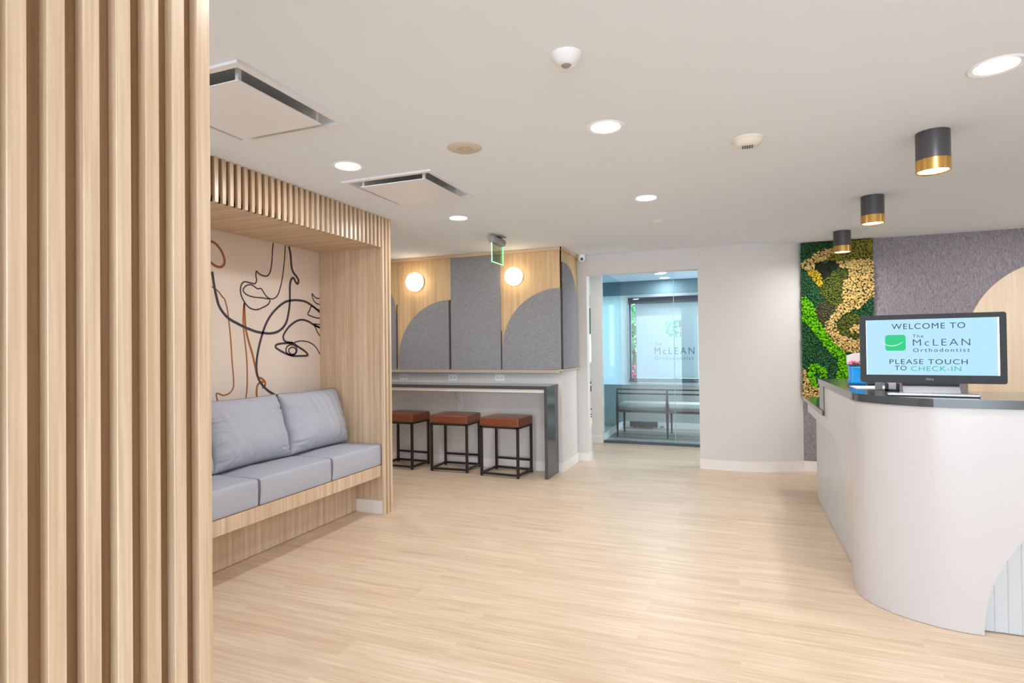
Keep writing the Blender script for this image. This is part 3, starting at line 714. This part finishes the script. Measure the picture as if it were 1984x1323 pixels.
# exit sign
t = thing('exit_sign', 'edge-lit green glass exit sign hanging from the ceiling by the felt wall', 'exit sign', (-2.15, 5.15, CEIL))
build('canopy', BM((-2.18, -2.09, 5.09, 5.24, CEIL-.012, CEIL-.0005), bev=.002), M['grey_plastic'], t)
build('housing', LA([(0, 5.0), (.030, 5.0), (.038, 5.01), (.038, 5.29), (.030, 5.30), (0, 5.30)], (-2.15, 0, CEIL-.052), 10, 'Y'), M['grey_plastic'], t, smooth=True)
g = build('glass_panel', BM((-2.153, -2.147, 5.018, 5.292, 2.185, 2.372)), M['green_glass'], t)
build('lit_edge', BM((-2.1535, -2.1465, 5.012, 5.018, 2.178, 2.372), (-2.1535, -2.1465, 5.292, 5.298, 2.178, 2.372), (-2.1535, -2.1465, 5.012, 5.298, 2.178, 2.185)), M['green_edge'], g)['label'] = 'glowing green edge'

t = thing('security_camera', 'small white dome security camera beside the crown moulding', 'camera', (-1.70, 6.64, 2.40))
build('body', LA([(0, 2.362), (.022, 2.364), (.040, 2.378), (.048, 2.40), (.048, CEIL-.001), (0, CEIL-.001)], (-1.692, 6.645, 0), 28), M['plastic'], t, smooth=True)
k = build('eyeball', LA([(0, 6.592), (.013, 6.592), (.017, 6.600), (.017, 6.62), (0, 6.62)], (-1.680, 0, 2.395), 24, 'Y'), M['dark_plastic'], t, smooth=True)
build('lens', LA([(0, 6.587), (.005, 6.587), (.005, 6.593), (0, 6.593)], (-1.680, 0, 2.395), 16, 'Y'), M['silver'], k)

# ------------------------------------------------------------------ moss panel and arch
def inside(p, pg):
    r = False; j = len(pg)-1
    for i in range(len(pg)):
        (xi, yi), (xj, yj) = pg[i], pg[j]
        if (yi > p[1]) != (yj > p[1]) and p[0] < (xj-xi)*(p[1]-yi)/(yj-yi)+xi: r = not r
        j = i
    return r
CL = {'lime': ('lime_moss', 'lime', .0125, .030), 'cream': ('cream_moss', 'cream', .0120, .030), 'olive': ('olive_moss', 'olive', .0115, .022),
      'yellow': ('yellow_moss', 'yellow', .0115, .025), 'darkolive': ('dark_olive_moss', 'darkolive', .0105, .014), 'brown': ('brown_moss', 'brown', .0105, .012),
      'black': ('blackish_moss', 'black_moss', .0108, .008), 'deep': ('deep_green_moss', 'deep', .0105, .018)}
PIECE = {0: 'lime 0', 1: 'lime 0', 2: 'lime 1', 3: 'cream 0', 6: 'cream 1', 7: 'cream 2', 9: 'cream 2', 10: 'cream 3', 11: 'darkolive 0', 12: 'darkolive 1'}
mb = {}
ico = bmesh.new(); bmesh.ops.create_icosphere(ico, subdivisions=1, radius=1); IV = [v.co.copy() for v in ico.verts]; IF = [[v.index for v in f.verts] for f in ico.faces]; ico.free()
MX0, MX1, MZ0, MZ1, MYF = .668, 1.330, .80, 2.443, 6.88
stp = .0166; nx = int((MX1-MX0)/stp); nz = int((MZ1-MZ0)/stp)
for i in range(nx+1):
    for j in range(nz+1):
        x = MX0+(i+.5*(j % 2))*stp+random.uniform(-.007, .007); z = MZ0+j*stp+random.uniform(-.007, .007)
        if x > MX1+.01: continue
        col = 'deep'
        for ri, (c, pg) in enumerate(MOSS_REGIONS):
            if inside((x+noise.noise(Vector((x*18, z*18, 1)))*.012, z+noise.noise(Vector((x*18, z*18, 9)))*.012), pg): col = PIECE.get(ri, c+' 0'); break
        if col not in mb: mb[col] = bmesh.new()
        nm, mk, r0, dep = CL[col.split()[0]]; b = mb[col]
        r = r0*random.uniform(.6, 1.35); y = MYF-dep*random.uniform(.1, 1.25)
        rot = Matrix.Rotation(random.uniform(0, 6.3), 3, random.choice('XYZ'))
        vs = []
        for q in IV:
            p = rot @ q; k = r*(1+.75*noise.noise(p*1.7+Vector((x*50, 0, z*50))))
            vs.append(b.verts.new((x+p.x*k, y+p.y*k, z+p.z*k)))
        for f in IF: b.faces.new([vs[a] for a in f])
t = thing('moss_panel', 'preserved moss panel in swirls of green, lime and cream on the felt wall', 'moss panel', (1.0, 6.91, .8))
build('backing_board', BM((MX0, MX1, 6.872, 6.913, MZ0-.01, MZ1)), plain('moss_backing', (38, 48, 30), .95), t)
for k in sorted(mb):
    nm, mk, r0, dep = CL[k.split()[0]]
    build(nm, mb[k], M[mk], t, smooth='all')['label'] = nm.replace('_', ' ')+' clumps'
t = thing('arched_inlay', 'pale oak arch on the grey felt wall behind the monitor', 'wall panel', (2.895, 6.915, .1))
build('oak_face', PO([(2.125, .11), (3.665, .11)]+arc(2.895, 1.375, .77, .77, 0, 180, 48), 6.897, 6.914, 'Y'), M['pale_oak'], t)
build('edge_trim', PO([(2.120, .11), (3.67, .11)]+arc(2.895, 1.375, .775, .775, 0, 180, 48), 6.899, 6.9139, 'Y', [[(2.126, .115), (3.664, .115)]+arc(2.895, 1.375, .769, .769, 0, 180, 48)]), M['oak_z'], t)

# ------------------------------------------------------------------ reception desk
t = thing('reception_desk', 'white curved reception desk with arched cut-outs, at the right', 'desk', (1.3, 4.2, 0))
R = .745
outl = [(3.745, 1.05), (3.745, 0.002)]+[(3.747+R-R*math.cos(a), .002+R*math.sin(a)) for a in [i*PI/2/24 for i in range(1, 25)]]+[(5.85, .747), (5.85, .829), (4.60, .829), (4.60, 1.05)]
build('side_panel', PO(outl, .600, .640, 'X'), M['white'], t)
path = [(.600, 3.74), (.600, 3.65), (.607, 3.585), (.628, 3.52), (.665, 3.462), (.715, 3.405), (.79, 3.350), (.88, 3.306), (.97, 3.284), (1.053, 3.279)]
pth = [(p.x, p.y) for p in spline(path, n=5)]
n2 = 36
pth += [(1.053+(1.80-1.053)*(1-math.cos(i/n2*PI/2)), 3.279) for i in range(1, n2+1)]+[(2.2, 3.279), (2.9, 3.279)]
bm = bmesh.new(); col = []
for i, (x, y) in enumerate(pth):
    a = Vector(pth[max(i-1, 0)]); b = Vector(pth[min(i+1, len(pth)-1)]); d = (b-a).normalized(); nrm = Vector((-d.y, d.x))
    zl = .002 if x <= 1.0535 else (.002+math.sqrt(max(0, .747**2-(1.80-min(x, 1.80))**2)))
    ix, iy = x+nrm.x*.045, y+nrm.y*.045
    col.append([bm.verts.new((x, y, zl)), bm.verts.new((x, y, 1.05)), bm.verts.new((ix, iy, 1.05)), bm.verts.new((ix, iy, zl))])
for a, b in zip(col, col[1:]):
    for k in range(4): bm.faces.new((a[k], b[k], b[(k+1) % 4], a[(k+1) % 4]))
bm.faces.new(col[0]); bm.faces.new(col[-1]); bmesh.ops.recalc_face_normals(bm, faces=bm.faces[:])
build('front_panel', bm, M['white'], t, smooth=True, angle=30)
body = [(.66, 5.70), (.66, 3.76), (.69, 3.60), (.80, 3.44), (.95, 3.36), (1.05, 3.335), (2.88, 3.335), (2.88, 3.95), (1.20, 3.95), (1.20, 5.0), (1.20, 5.70)]
build('carcass', PO([(.66, 5.02), (.66, 3.76), (.69, 3.60), (.80, 3.44), (.95, 3.36), (1.05, 3.345), (2.88, 3.345), (2.88, 3.80), (1.10, 3.80), (1.10, 5.02)], 0, 1.049, 'Z'), M['white'], t)
build('low_carcass', BM((.66, 1.18, 5.021, 5.70, 0, .829)), M['white'], t)
bm = bmesh.new(); x = 1.056
while x < 2.85:
    box(bm, x, x+.0524, 3.331, 3.345, .004, 1.0, bev=.003, seg=1); x += .0524
build('fluted_panel', bm, M['recess'], t)['label'] = 'white fluted panel recessed under the front arch'
bm = bmesh.new(); y = 3.80
while y < 5.66:
    box(bm, .648, .66, y, y+.0524, .004, .815, bev=.003, seg=1); y += .0524
build('fluted_panel', bm, M['recess'], t)['label'] = 'white fluted panel recessed under the side arch'

# worktops
def offset(path, d):
    out = []
    for i, p in enumerate(path):
        a = Vector(path[max(i-1, 0)]); b = Vector(path[min(i+1, len(path)-1)]); v = (b-a).normalized()
        out.append((p[0]+v.y*d, p[1]-v.x*d))
    return out
t = thing('desk_worktop', 'raised charcoal stone worktop along the reception desk', 'worktop', (1.3, 4.0, 1.05))
sm = [(.600, 5.03), (.600, 4.4)]+[(p.x, p.y) for p in spline(path, n=5)]+[(2.9, 3.279)]
top = offset(sm, .010)
build('slab', PO(top+[(2.9, 3.85), (1.13, 3.85), (1.13, 5.03)], 1.051, 1.092, 'Z'), M['stone'], t)
build('waterfall_leg', BM((.598, .66, 4.80, 5.03, .862, 1.0505), bev=.002), M['stone'], t)
build('leg_liner', BM((.604, .656, 4.60, 4.7995, .83, 1.0505)), plain('pale_grey_laminate', (196, 194, 194), .3), t)['label'] = 'pale grey upright beside the stone leg'
t = thing('low_worktop', 'lower charcoal stone worktop at the far end of the desk', 'worktop', (.9, 5.5, .83))
build('slab', BM((.588, 1.22, 4.8, 6.09, .8295, .8615), bev=.0015), M['stone'], t)

# monitor
mon = thing('touch_monitor', 'black touch-screen check-in monitor standing on the raised worktop', 'monitor', (0, 0, 0))
W, H = .301, .1745
fr = []
for cx, cz, a0 in ((W-.012, H-.012, 0), (-W+.012, H-.012, 90), (-W+.012, -H+.012, 180), (W-.012, -H+.012, 270)): fr += arc(cx, cz, .012, .012, a0, a0+90, 6)
build('housing', PO(fr, -.002, .038, 'Y'), M['bezel'], mon)
build('bezel', PO(fr, -.006, -.0021, 'Y', [[(-.274, -.134), (.274, -.134), (.274, .150), (-.274, .150)]]), M['bezel'], mon)
scr = build('display', BM((-.274, .274, -.004, -.0022, -.134, .150)), M['screen'], mon)
scr['label'] = 'lit pale blue welcome display'
build('display_edge', BM((.266, .274, -.0048, -.0040, -.134, .150)), M['silver'], scr)
build('display_edge', BM((-.274, -.2715, -.0048, -.0040, -.134, .150)), M['silver'], scr)
ty = -.0042
text_mesh('welcome_text', 'WELCOME TO', .0285, M['screen_text'], scr, -.161, .1000, ty, width=.304, space=1.15)
text_mesh('logo_article', 'The', .0155, M['screen_text'], scr, -.072, .0560, ty, width=.045, space=1.3)
text_mesh('logo_name', 'McLEAN', .0330, M['screen_text'], scr, -.071, .0145, ty, width=.232, space=1.3, offset=-.012)
text_mesh('logo_subtitle', 'Orthodontist', .0190, M['screen_text'], scr, -.071, -.0170, ty, width=.231, space=1.3)
text_mesh('touch_text', 'PLEASE TOUCH', .0250, M['screen_text'], scr, -.172, -.0790, ty, width=.322, space=1.15)
text_mesh('touch_text_start', 'TO', .0240, M['screen_text'], scr, -.150, -.1110, ty, width=.050, space=1.1)
text_mesh('check_in_text', 'CHECK-IN', .0240, M['screen_teal'], scr, -.081, -.1130, ty, width=.205, space=1.12)
lg = []
for cx, cz, a0 in ((-.1015-.013, .0715-.013, 0), (-.190+.013, .0715-.013, 90), (-.190+.013, -.010+.013, 180), (-.1015-.013, -.010+.013, 270)): lg += arc(cx, cz, .013, .013, a0, a0+90, 6)
build('logo_square', PO(lg, -.0047, -.0040, 'Y'), M['screen_green'], scr)
def swoosh(x0, x1, z0, dip, w, n=20):
    a = []; b = []
    for i in range(n+1):
        s = i/n; x = x0+(x1-x0)*s; z = z0-dip*4*s*(1-s)*(1-.12*s); tt = w*(.35+.65*math.sin(PI*s))
        a.append((x, z+tt/2)); b.append((x, z-tt/2))
    return a+b[::-1]
build('logo_smile', PO(swoosh(-.207, -.112, .036, .022, .0032), -.0052, -.0046, 'Y'), M['screen_white'], scr)
text_mesh('maker_name', 'DELL', .0095, M['silver'], mon, -.020, -.1590, -.0061, width=.034, offset=.012)
bm = bmesh.new()
tilt = [(-.125, -.170), (.125, -.170), (.125, -.262), (-.125, -.262)]
b2 = bmesh.new(); box(b2, -.115, .115, .012, .026, -.228, -.165)
build('stand_neck', b2, M['silver'], mon)
build('hinge_cover', BM((-.118, .118, .010, .032, -.183, -.172)), M['bezel'], mon)
bm = bmesh.new(); poly(bm, [(.012, -.180), (.030, -.180), (-.020, -.236), (-.038, -.236)], -.118, .118, 'X')
build('stand_plate', bm, M['silver'], mon)
build('foot_bar', BM((-.190, .190, -.055, -.025, -.239, -.222), bev=.006, seg=3), M['silver'], mon)
build('rear_leg', BM((-.118, -.09, .0, .17, -.239, -.230), (.09, .118, .0, .17, -.239, -.230), (-.118, .118, .15, .17, -.239, -.230)), M['silver'], mon)
mon.location = (.911, 3.465, 1.331); mon.rotation_euler[2] = math.radians(-6.7)

# things on the worktop
ZT = 1.092
t = thing('treat_box', 'blue foil box of treats with pale header card, left of the monitor', 'box', (.72, 4.2, ZT))
bm = BM((.668, .760, 4.17, 4.25, ZT+.008, ZT+.13)); bmesh.ops.subdivide_edges(bm, edges=bm.edges[:], cuts=5, use_grid_fill=True)
for v in bm.verts:
    q = (v.co.z-ZT-.008)/.122; v.co.x += (.714-v.co.x)*.12*math.sin(PI*q); v.co += Vector((noise.noise(v.co*60), noise.noise(v.co*60+Vector((5, 5, 5))), 0))*.002
build('wrapper', bm, M['blue_pack'], t, smooth='all')
build('base', BM((.668, .760, 4.168, 4.252, ZT, ZT+.008)), M['dark_plastic'], t)
build('rim', BM((.666, .762, 4.166, 4.254, ZT+.128, ZT+.136)), M['dark_plastic'], t)
build('header_card', PO([(.664, ZT+.136), (.664, ZT+.192), (.70, ZT+.206), (.77, ZT+.212), (.77, ZT+.136)], 4.236, 4.240, 'Y'), M['card'], t)
bm = bmesh.new()
for i in range(16):
    bmesh.ops.create_icosphere(bm, subdivisions=1, radius=random.uniform(.008, .013), matrix=Matrix.Translation((random.uniform(.675, .752), random.uniform(4.18, 4.225), ZT+.136+random.uniform(0, .016))))
build('sweets', bm, M['pink'], t, smooth='all')['kind'] = 'stuff'
tag(build('paper_sheets', BM((.664, .86, 3.94, 4.15, ZT, ZT+.004)), M['paper']), 'white paper sheets lying on the worktop before the blue treat box', 'papers')
t = thing('business_card_holder', 'black card holder with white cards beside the monitor foot', 'card holder', (.82, 3.83, ZT))
bm = BM((.79, .85, 3.79, 3.84, ZT, ZT+.008), (.79, .798, 3.79, 3.84, ZT, ZT+.042), (.842, .85, 3.79, 3.84, ZT, ZT+.042), (.79, .85, 3.834, 3.84, ZT, ZT+.05))
build('holder', bm, M['dark_plastic'], t)
bm = BM((.800, .840, 3.815, 3.826, ZT+.008, ZT+.056)); build('cards', bm, M['paper'], t)
t = thing('brochure_stand', 'clear acrylic stand with grey leaflets behind the paper sheets', 'brochure stand', (.84, 4.32, ZT))
build('stand', BM((.79, .93, 4.30, 4.305, ZT, ZT+.075), (.79, .93, 4.305, 4.36, ZT, ZT+.004)), M['acrylic'], t)
build('leaflets', BM((.80, .92, 4.306, 4.320, ZT+.004, ZT+.058)), plain('leaflet_grey', (176, 176, 184), .5, var=.4, bscale=60), t)
t = thing('desk_organiser', 'small grey desk organiser block left of the card holder', 'organiser', (.77, 3.88, ZT))
build('block', BM((.752, .784, 3.86, 3.90, ZT, ZT+.04), bev=.003), M['grey_plastic'], t)
build('cap', BM((.752, .784, 3.86, 3.90, ZT+.0402, ZT+.046), bev=.002), M['plastic'], t)

# ------------------------------------------------------------------ corridor, glass partition and vestibule
t = struct('window_1', BM((-1.765, 1.2, 8.06, 8.10, 0, .032)), M['frame_dark'], 'frameless glass partition of the vestibule beyond the doorway', 'glass partition')
for x0, x1 in ((-1.765, -.786), (-.780, 1.2)):
    build('glass_pane', BM((x0, x1, 8.075, 8.087, .032, 2.42)), M['glass'], t)
build('head_channel', BM((-1.765, 1.2, 8.06, 8.10, 2.42, CEIL)), M['frame_dark'], t)
build('glass_joint', BM((-.786, -.780, 8.074, 8.088, .032, 2.42)), plain('glass_edge_teal', (150, 200, 205), .2), t)
struct('wall_post', BM((-1.925, -1.766, 8.03, 8.13, 0, CEIL)), M['white_matt'], 'white end post at the left of the glass partition', 'wall')
struct('baseboard_post', BM((-1.925, -1.766, 8.018, 8.03, 0, .10)), M['base'], 'white baseboard on the end post by the glass', 'baseboard')
t = struct('window_2', BM((-1.82, -1.79, 8.13, 9.70, 0, .095)), M['base'], 'tinted side glazing of the vestibule on a white curb', 'glass partition')
build('glass_pane', BM((-1.811, -1.80, 8.13, 9.70, .095, CEIL)), M['dark_glass'], t)
# window wall
bm = bmesh.new()
poly(bm, [(-2.2, .715), (1.3, .715), (1.3, 2.215), (-2.2, 2.215)], 9.70, 9.703, 'Y', [[(-1.685, .762), (.62, .762), (.62, 2.172), (-1.685, 2.172)]])
ww = struct('wall_window', bm, M['film_surround'], 'white frosted surround of the vestibule window with its wide left stile', 'wall')
build('reveal', BM((-1.695, .63, 9.704, 9.86, .752, .762), (-1.695, .63, 9.704, 9.86, 2.172, 2.182), (-1.695, -1.685, 9.704, 9.86, .762, 2.172), (.62, .63, 9.704, 9.86, .762, 2.172)), M['frame_dark'], ww)
struct('wall_half', BM((-2.2, 1.3, 9.72, 9.86, 0, .715)), M['half_wall'], 'greige half wall under the vestibule window behind the bench', 'wall')
struct('wall_header', BM((-2.2, 1.3, 9.72, 9.86, 2.215, CEIL)), M['teal'], 'teal-grey band of wall above the vestibule window', 'wall')
struct('baseboard_half', BM((-1.79, 1.3, 9.705, 9.72, 0, .10)), M['base'], 'white baseboard under the vestibule window', 'baseboard')
struct('floor_vestibule', BM((-1.79, 1.2, 8.10, 9.705, .0005, .004)), M['concrete'], 'grey-beige tiled vestibule floor behind the glass', 'floor')
bm = bmesh.new()
for y in (8.42, 8.75, 9.08, 9.41): box(bm, -1.78, 1.2, y, y+.02, .004, .0055)
struct('trim_1', bm, M['base'], 'pale joint strips across the vestibule floor', 'floor strip')
t = struct('window_3', PO([(-1.70, .75), (.65, .75), (.65, 2.19), (-1.70, 2.19)], 9.862, 9.90, 'Y', [[(-1.66, .815), (.58, .815), (.58, 2.08), (-1.66, 2.08)]]), M['frame_dark'], 'vestibule window with frosted film and cut-out logo', 'window')
build('glass_pane', BM((-1.66, .58, 9.885, 9.891, .815, 2.08)), glass_mat('window_glass', (.88, .97, 1.0), .5), t)
lg = []
LX0, LX1, LZ0, LZ1, rr = -1.085, -.845, 1.508, 1.782, .045
for cx, cz, a0 in ((LX1-rr, LZ1-rr, 0), (LX0+rr, LZ1-rr, 90), (LX0+rr, LZ0+rr, 180), (LX1-rr, LZ0+rr, 270)): lg += arc(cx, cz, rr, rr, a0, a0+90, 6)
def film_outline(): return [(-1.585, .822), (.585, .822), (.585, 2.083), (-1.585, 2.083)]
f = build('frosted_film', PO(film_outline(), 9.868, 9.870, 'Y', [lg]), M['film'], t)
f['label'] = 'white frosted film with a rounded-square cut-out'
build('logo_bar', BM((-.862, -.848, 9.866, 9.868, 1.51, 1.635), (-.862, -.848, 9.866, 9.868, 1.655, 1.78)), M['frame_dark'], f)
fm = plain('film_lettering', (84, 112, 130), .5)
text_mesh('film_article', 'The', .045, fm, f, -1.272, 1.372, 9.868, width=.115, space=1.3)
text_mesh('film_name', 'McLEAN', .115, fm, f, -1.275, 1.218, 9.868, width=.64, space=1.35)
text_mesh('film_subtitle', 'Orthodontist', .06, fm, f, -1.275, 1.125, 9.868, width=.62, space=1.35)
t = thing('window_sill_tray', 'dark tray of small items along the vestibule window sill', 'tray', (-.9, 9.8, .762))
build('tray', BM((-1.60, -.35, 9.72, 9.80, .7625, .79), bev=.002), M['frame_dark'], t)
# bench in the vestibule
t = thing('wooden_bench', 'dark wooden bench with pale cushion behind the glass partition', 'bench', (-.95, 8.9, 0))
for x in (-1.675, -.945, -.215):
    bm = bmesh.new(); tube(bm, [(x, 8.62, 0), (x, 8.625, .40)], .011, 10, .024); tube(bm, [(x, 8.625, .40), (x, 8.62, .725)], .024, 10, .012)
    build('leg', bm, M['walnut'], t, smooth='all')
    bm = bmesh.new(); tube(bm, [(x, 9.20, 0), (x, 9.18, .40)], .011, 10, .022); build('leg', bm, M['walnut'], t, smooth='all')
for z in (.718, .655): build('back_rail', BM((-1.69, -.20, 8.612, 8.632, z-.011, z+.011), bev=.004), M['walnut'], t)
build('seat_frame', BM((-1.69, -.20, 8.615, 8.64, .375, .412), (-1.69, -.20, 9.16, 9.19, .375, .412), (-1.69, -1.66, 8.64, 9.16, .375, .412), (-.23, -.20, 8.64, 9.16, .375, .412), (-.96, -.93, 8.64, 9.16, .375, .412)), M['walnut'], t)
bm = bmesh.new(); box(bm, -1.675, -.215, 8.65, 9.18, .4125, .50); bmesh.ops.bevel(bm, geom=bm.edges[:], offset=.022, segments=3, affect='EDGES')
build('seat_pad', bm, M['bench_pad'], t, smooth='all')['label'] = 'pale oatmeal seat pad'
t = thing('floor_heater', 'low grey baseboard heater on the floor under the bench', 'heater', (-1.5, 9.64, 0))
build('cover', BM((-1.66, -1.22, 9.60, 9.70, .03, .11), bev=.004), M['walnut'], t)
build('foot', BM((-1.64, -1.60, 9.61, 9.69, .0045, .03)), M['silver'], t); build('foot', BM((-1.28, -1.24, 9.61, 9.69, .0045, .03)), M['silver'], t)
build('valve', LA([(0, 0), (.03, 0), (.03, .05), (0, .05)], (-1.17, 9.64, .05), 14, 'X'), M['silver'], t, smooth=True)
downlight(-1.057, 8.87, 'recessed vestibule downlight nearest the glass, seen through it', P0*1.2)
downlight(-1.053, 9.45, 'recessed vestibule downlight near the window, seen through the glass', P0*.8)

# the room seen through the slit left of the post
struct('wall_beyond', PO([(-5.2, 0), (-2.2, 0), (-2.2, CEIL), (-5.2, CEIL)], 12.05, 12.2, 'Y', [[(-3.4, 1.0), (-2.35, 1.0), (-2.35, 2.2), (-3.4, 2.2)]]), M['wall'], 'white far wall of the room beyond the glass post', 'wall')
t = struct('window_4', PO([(-3.42, .98), (-2.33, .98), (-2.33, 2.22), (-3.42, 2.22)], 12.02, 12.05, 'Y', [[(-3.36, 1.04), (-2.39, 1.04), (-2.39, 2.16), (-3.36, 2.16)]]), M['white_matt'], 'far window with a green shade seen past the glass post', 'window')
build('glass_pane', BM((-3.36, -2.39, 12.03, 12.036, 1.04, 2.16)), M['glass'], t)
build('roller_shade', BM((-3.36, -2.39, 12.0, 12.012, 1.62, 2.18)), M['shade'], t)['label'] = 'green roller shade half drawn'
t = thing('storage_cabinet', 'white low cabinet seen through the slit left of the post', 'cabinet', (-2.7, 11.8, 0))
build('body', BM((-3.3, -2.3, 11.6, 11.98, 0, .60)), M['white_matt'], t); build('top', BM((-3.32, -2.28, 11.58, 11.99, .601, .64)), M['stone'], t)
for x in (-3.28, -2.79): 
    d = build('door', BM((x, x+.47, 11.585, 11.5995, .03, .58), bev=.002), M['white_matt'], t); build('handle', BM((x+.40, x+.41, 11.565, 11.585, .40, .52)), M['black'], d)
dup(st, 'brown stool in the far room, glimpsed past the glass post', (-2.62, 10.9, 0), 0)

# outside the window
tag(build('lawn', BM((-14, 12, 9.95, 45, -.3, -.15)), M['grass']), 'lawn outside the vestibule window', 'lawn', kind='structure')
def tree(x, y, h, r, seed, label):
    rnd = random.Random(seed)
    t = thing('garden_tree', label, 'tree', (x, y, -.15), 'trees outside the window')
    bm = bmesh.new(); tube(bm, [(x, y, -.15), (x+.05, y, h*.3), (x-.03, y, h*.6)], .11, 10, .06); build('trunk', bm, M['bark'], t, smooth='all')
    bm = bmesh.new()
    for i in range(1400):
        d = Vector((rnd.gauss(0, 1), rnd.gauss(0, 1), rnd.gauss(0, 1))).normalized()*r*rnd.random()**.4
        c = Vector((x, y, h*.62))+Vector((d.x, d.y, d.z*.85)); q = Matrix.Rotation(rnd.uniform(0, 6.3), 3, Vector((rnd.gauss(0, 1), rnd.gauss(0, 1), rnd.gauss(0, 1)+.01)).normalized())
        s = rnd.uniform(.07, .14)
        bm.faces.new([bm.verts.new(c+q @ Vector(p)*s) for p in ((-1, 0, 0), (0, -.5, .1), (1, 0, 0), (0, .5, .1))])
    build('foliage', bm, M['leaf'], t)
tree(-3.05, 18.2, 3.3, 1.3, 1, 'leafy tree seen through the clear strip of the window')
tree(-2.05, 21.5, 3.8, 1.4, 2, 'leafy tree seen through the cut-out logo in the film')
t = thing('flowering_shrub', 'pink flowering shrub low behind the clear strip of the window', 'shrub', (-1.78, 10.7, -.15))
bm = bmesh.new(); rnd = random.Random(5)
for i in range(260):
    d = Vector((rnd.gauss(0, .12), rnd.gauss(0, .14), rnd.gauss(0, .10))); bmesh.ops.create_icosphere(bm, subdivisions=1, radius=rnd.uniform(.015, .035), matrix=Matrix.Translation(Vector((-1.78, 10.7, .70))+d))
build('blossoms', bm, M['flower'], t)
bm = bmesh.new()
for i in range(7): a = i*.9; tube(bm, [(-1.78, 10.7, -.15), (-1.78+.05*math.cos(a), 10.7+.05*math.sin(a), .2), (-1.78+.15*math.cos(a), 10.7+.15*math.sin(a), .68)], .012, 6, .006)
build('stems', bm, M['bark'], t)

# ------------------------------------------------------------------ world, camera, view
w = bpy.data.worlds.new('sky'); S.world = w; w.use_nodes = True
w.node_tree.nodes['Background'].inputs['Color'].default_value = (.76, .89, 1.0, 1)
w.node_tree.nodes['Background'].inputs['Strength'].default_value = 6.2

cam = bpy.data.cameras.new('camera'); co = bpy.data.objects.new('camera', cam); COL.objects.link(co)
yaw, pitch, roll = math.radians(21.298), math.radians(.608), math.radians(-.660)
F = Vector((-math.sin(yaw)*math.cos(pitch), math.cos(yaw)*math.cos(pitch), math.sin(pitch)))
R0 = Vector((math.cos(yaw), math.sin(yaw), 0)); U0 = R0.cross(F)
Rv = R0*math.cos(roll)+U0*math.sin(roll); Uv = U0*math.cos(roll)-R0*math.sin(roll)
co.matrix_world = Matrix(((Rv.x, Uv.x, -F.x, 0), (Rv.y, Uv.y, -F.y, 0), (Rv.z, Uv.z, -F.z, 1.36), (0, 0, 0, 1)))
cam.sensor_width = 36; cam.lens = 36*1112.84/1984; cam.clip_start = .05
S.camera = co
S.view_settings.view_transform = 'Standard'; S.view_settings.look = 'None'; S.view_settings.gamma = 1
S.view_settings.exposure = .27
S.view_settings.use_curve_mapping = False
S.cycles.use_denoising = True
S.cycles.use_adaptive_sampling = True; S.cycles.adaptive_threshold = .02
S.cycles.max_bounces = 8; S.cycles.diffuse_bounces = 4; S.cycles.glossy_bounces = 4; S.cycles.transparent_max_bounces = 12
S.cycles.sample_clamp_indirect = 6
S.cycles.caustics_reflective = False; S.cycles.caustics_refractive = False
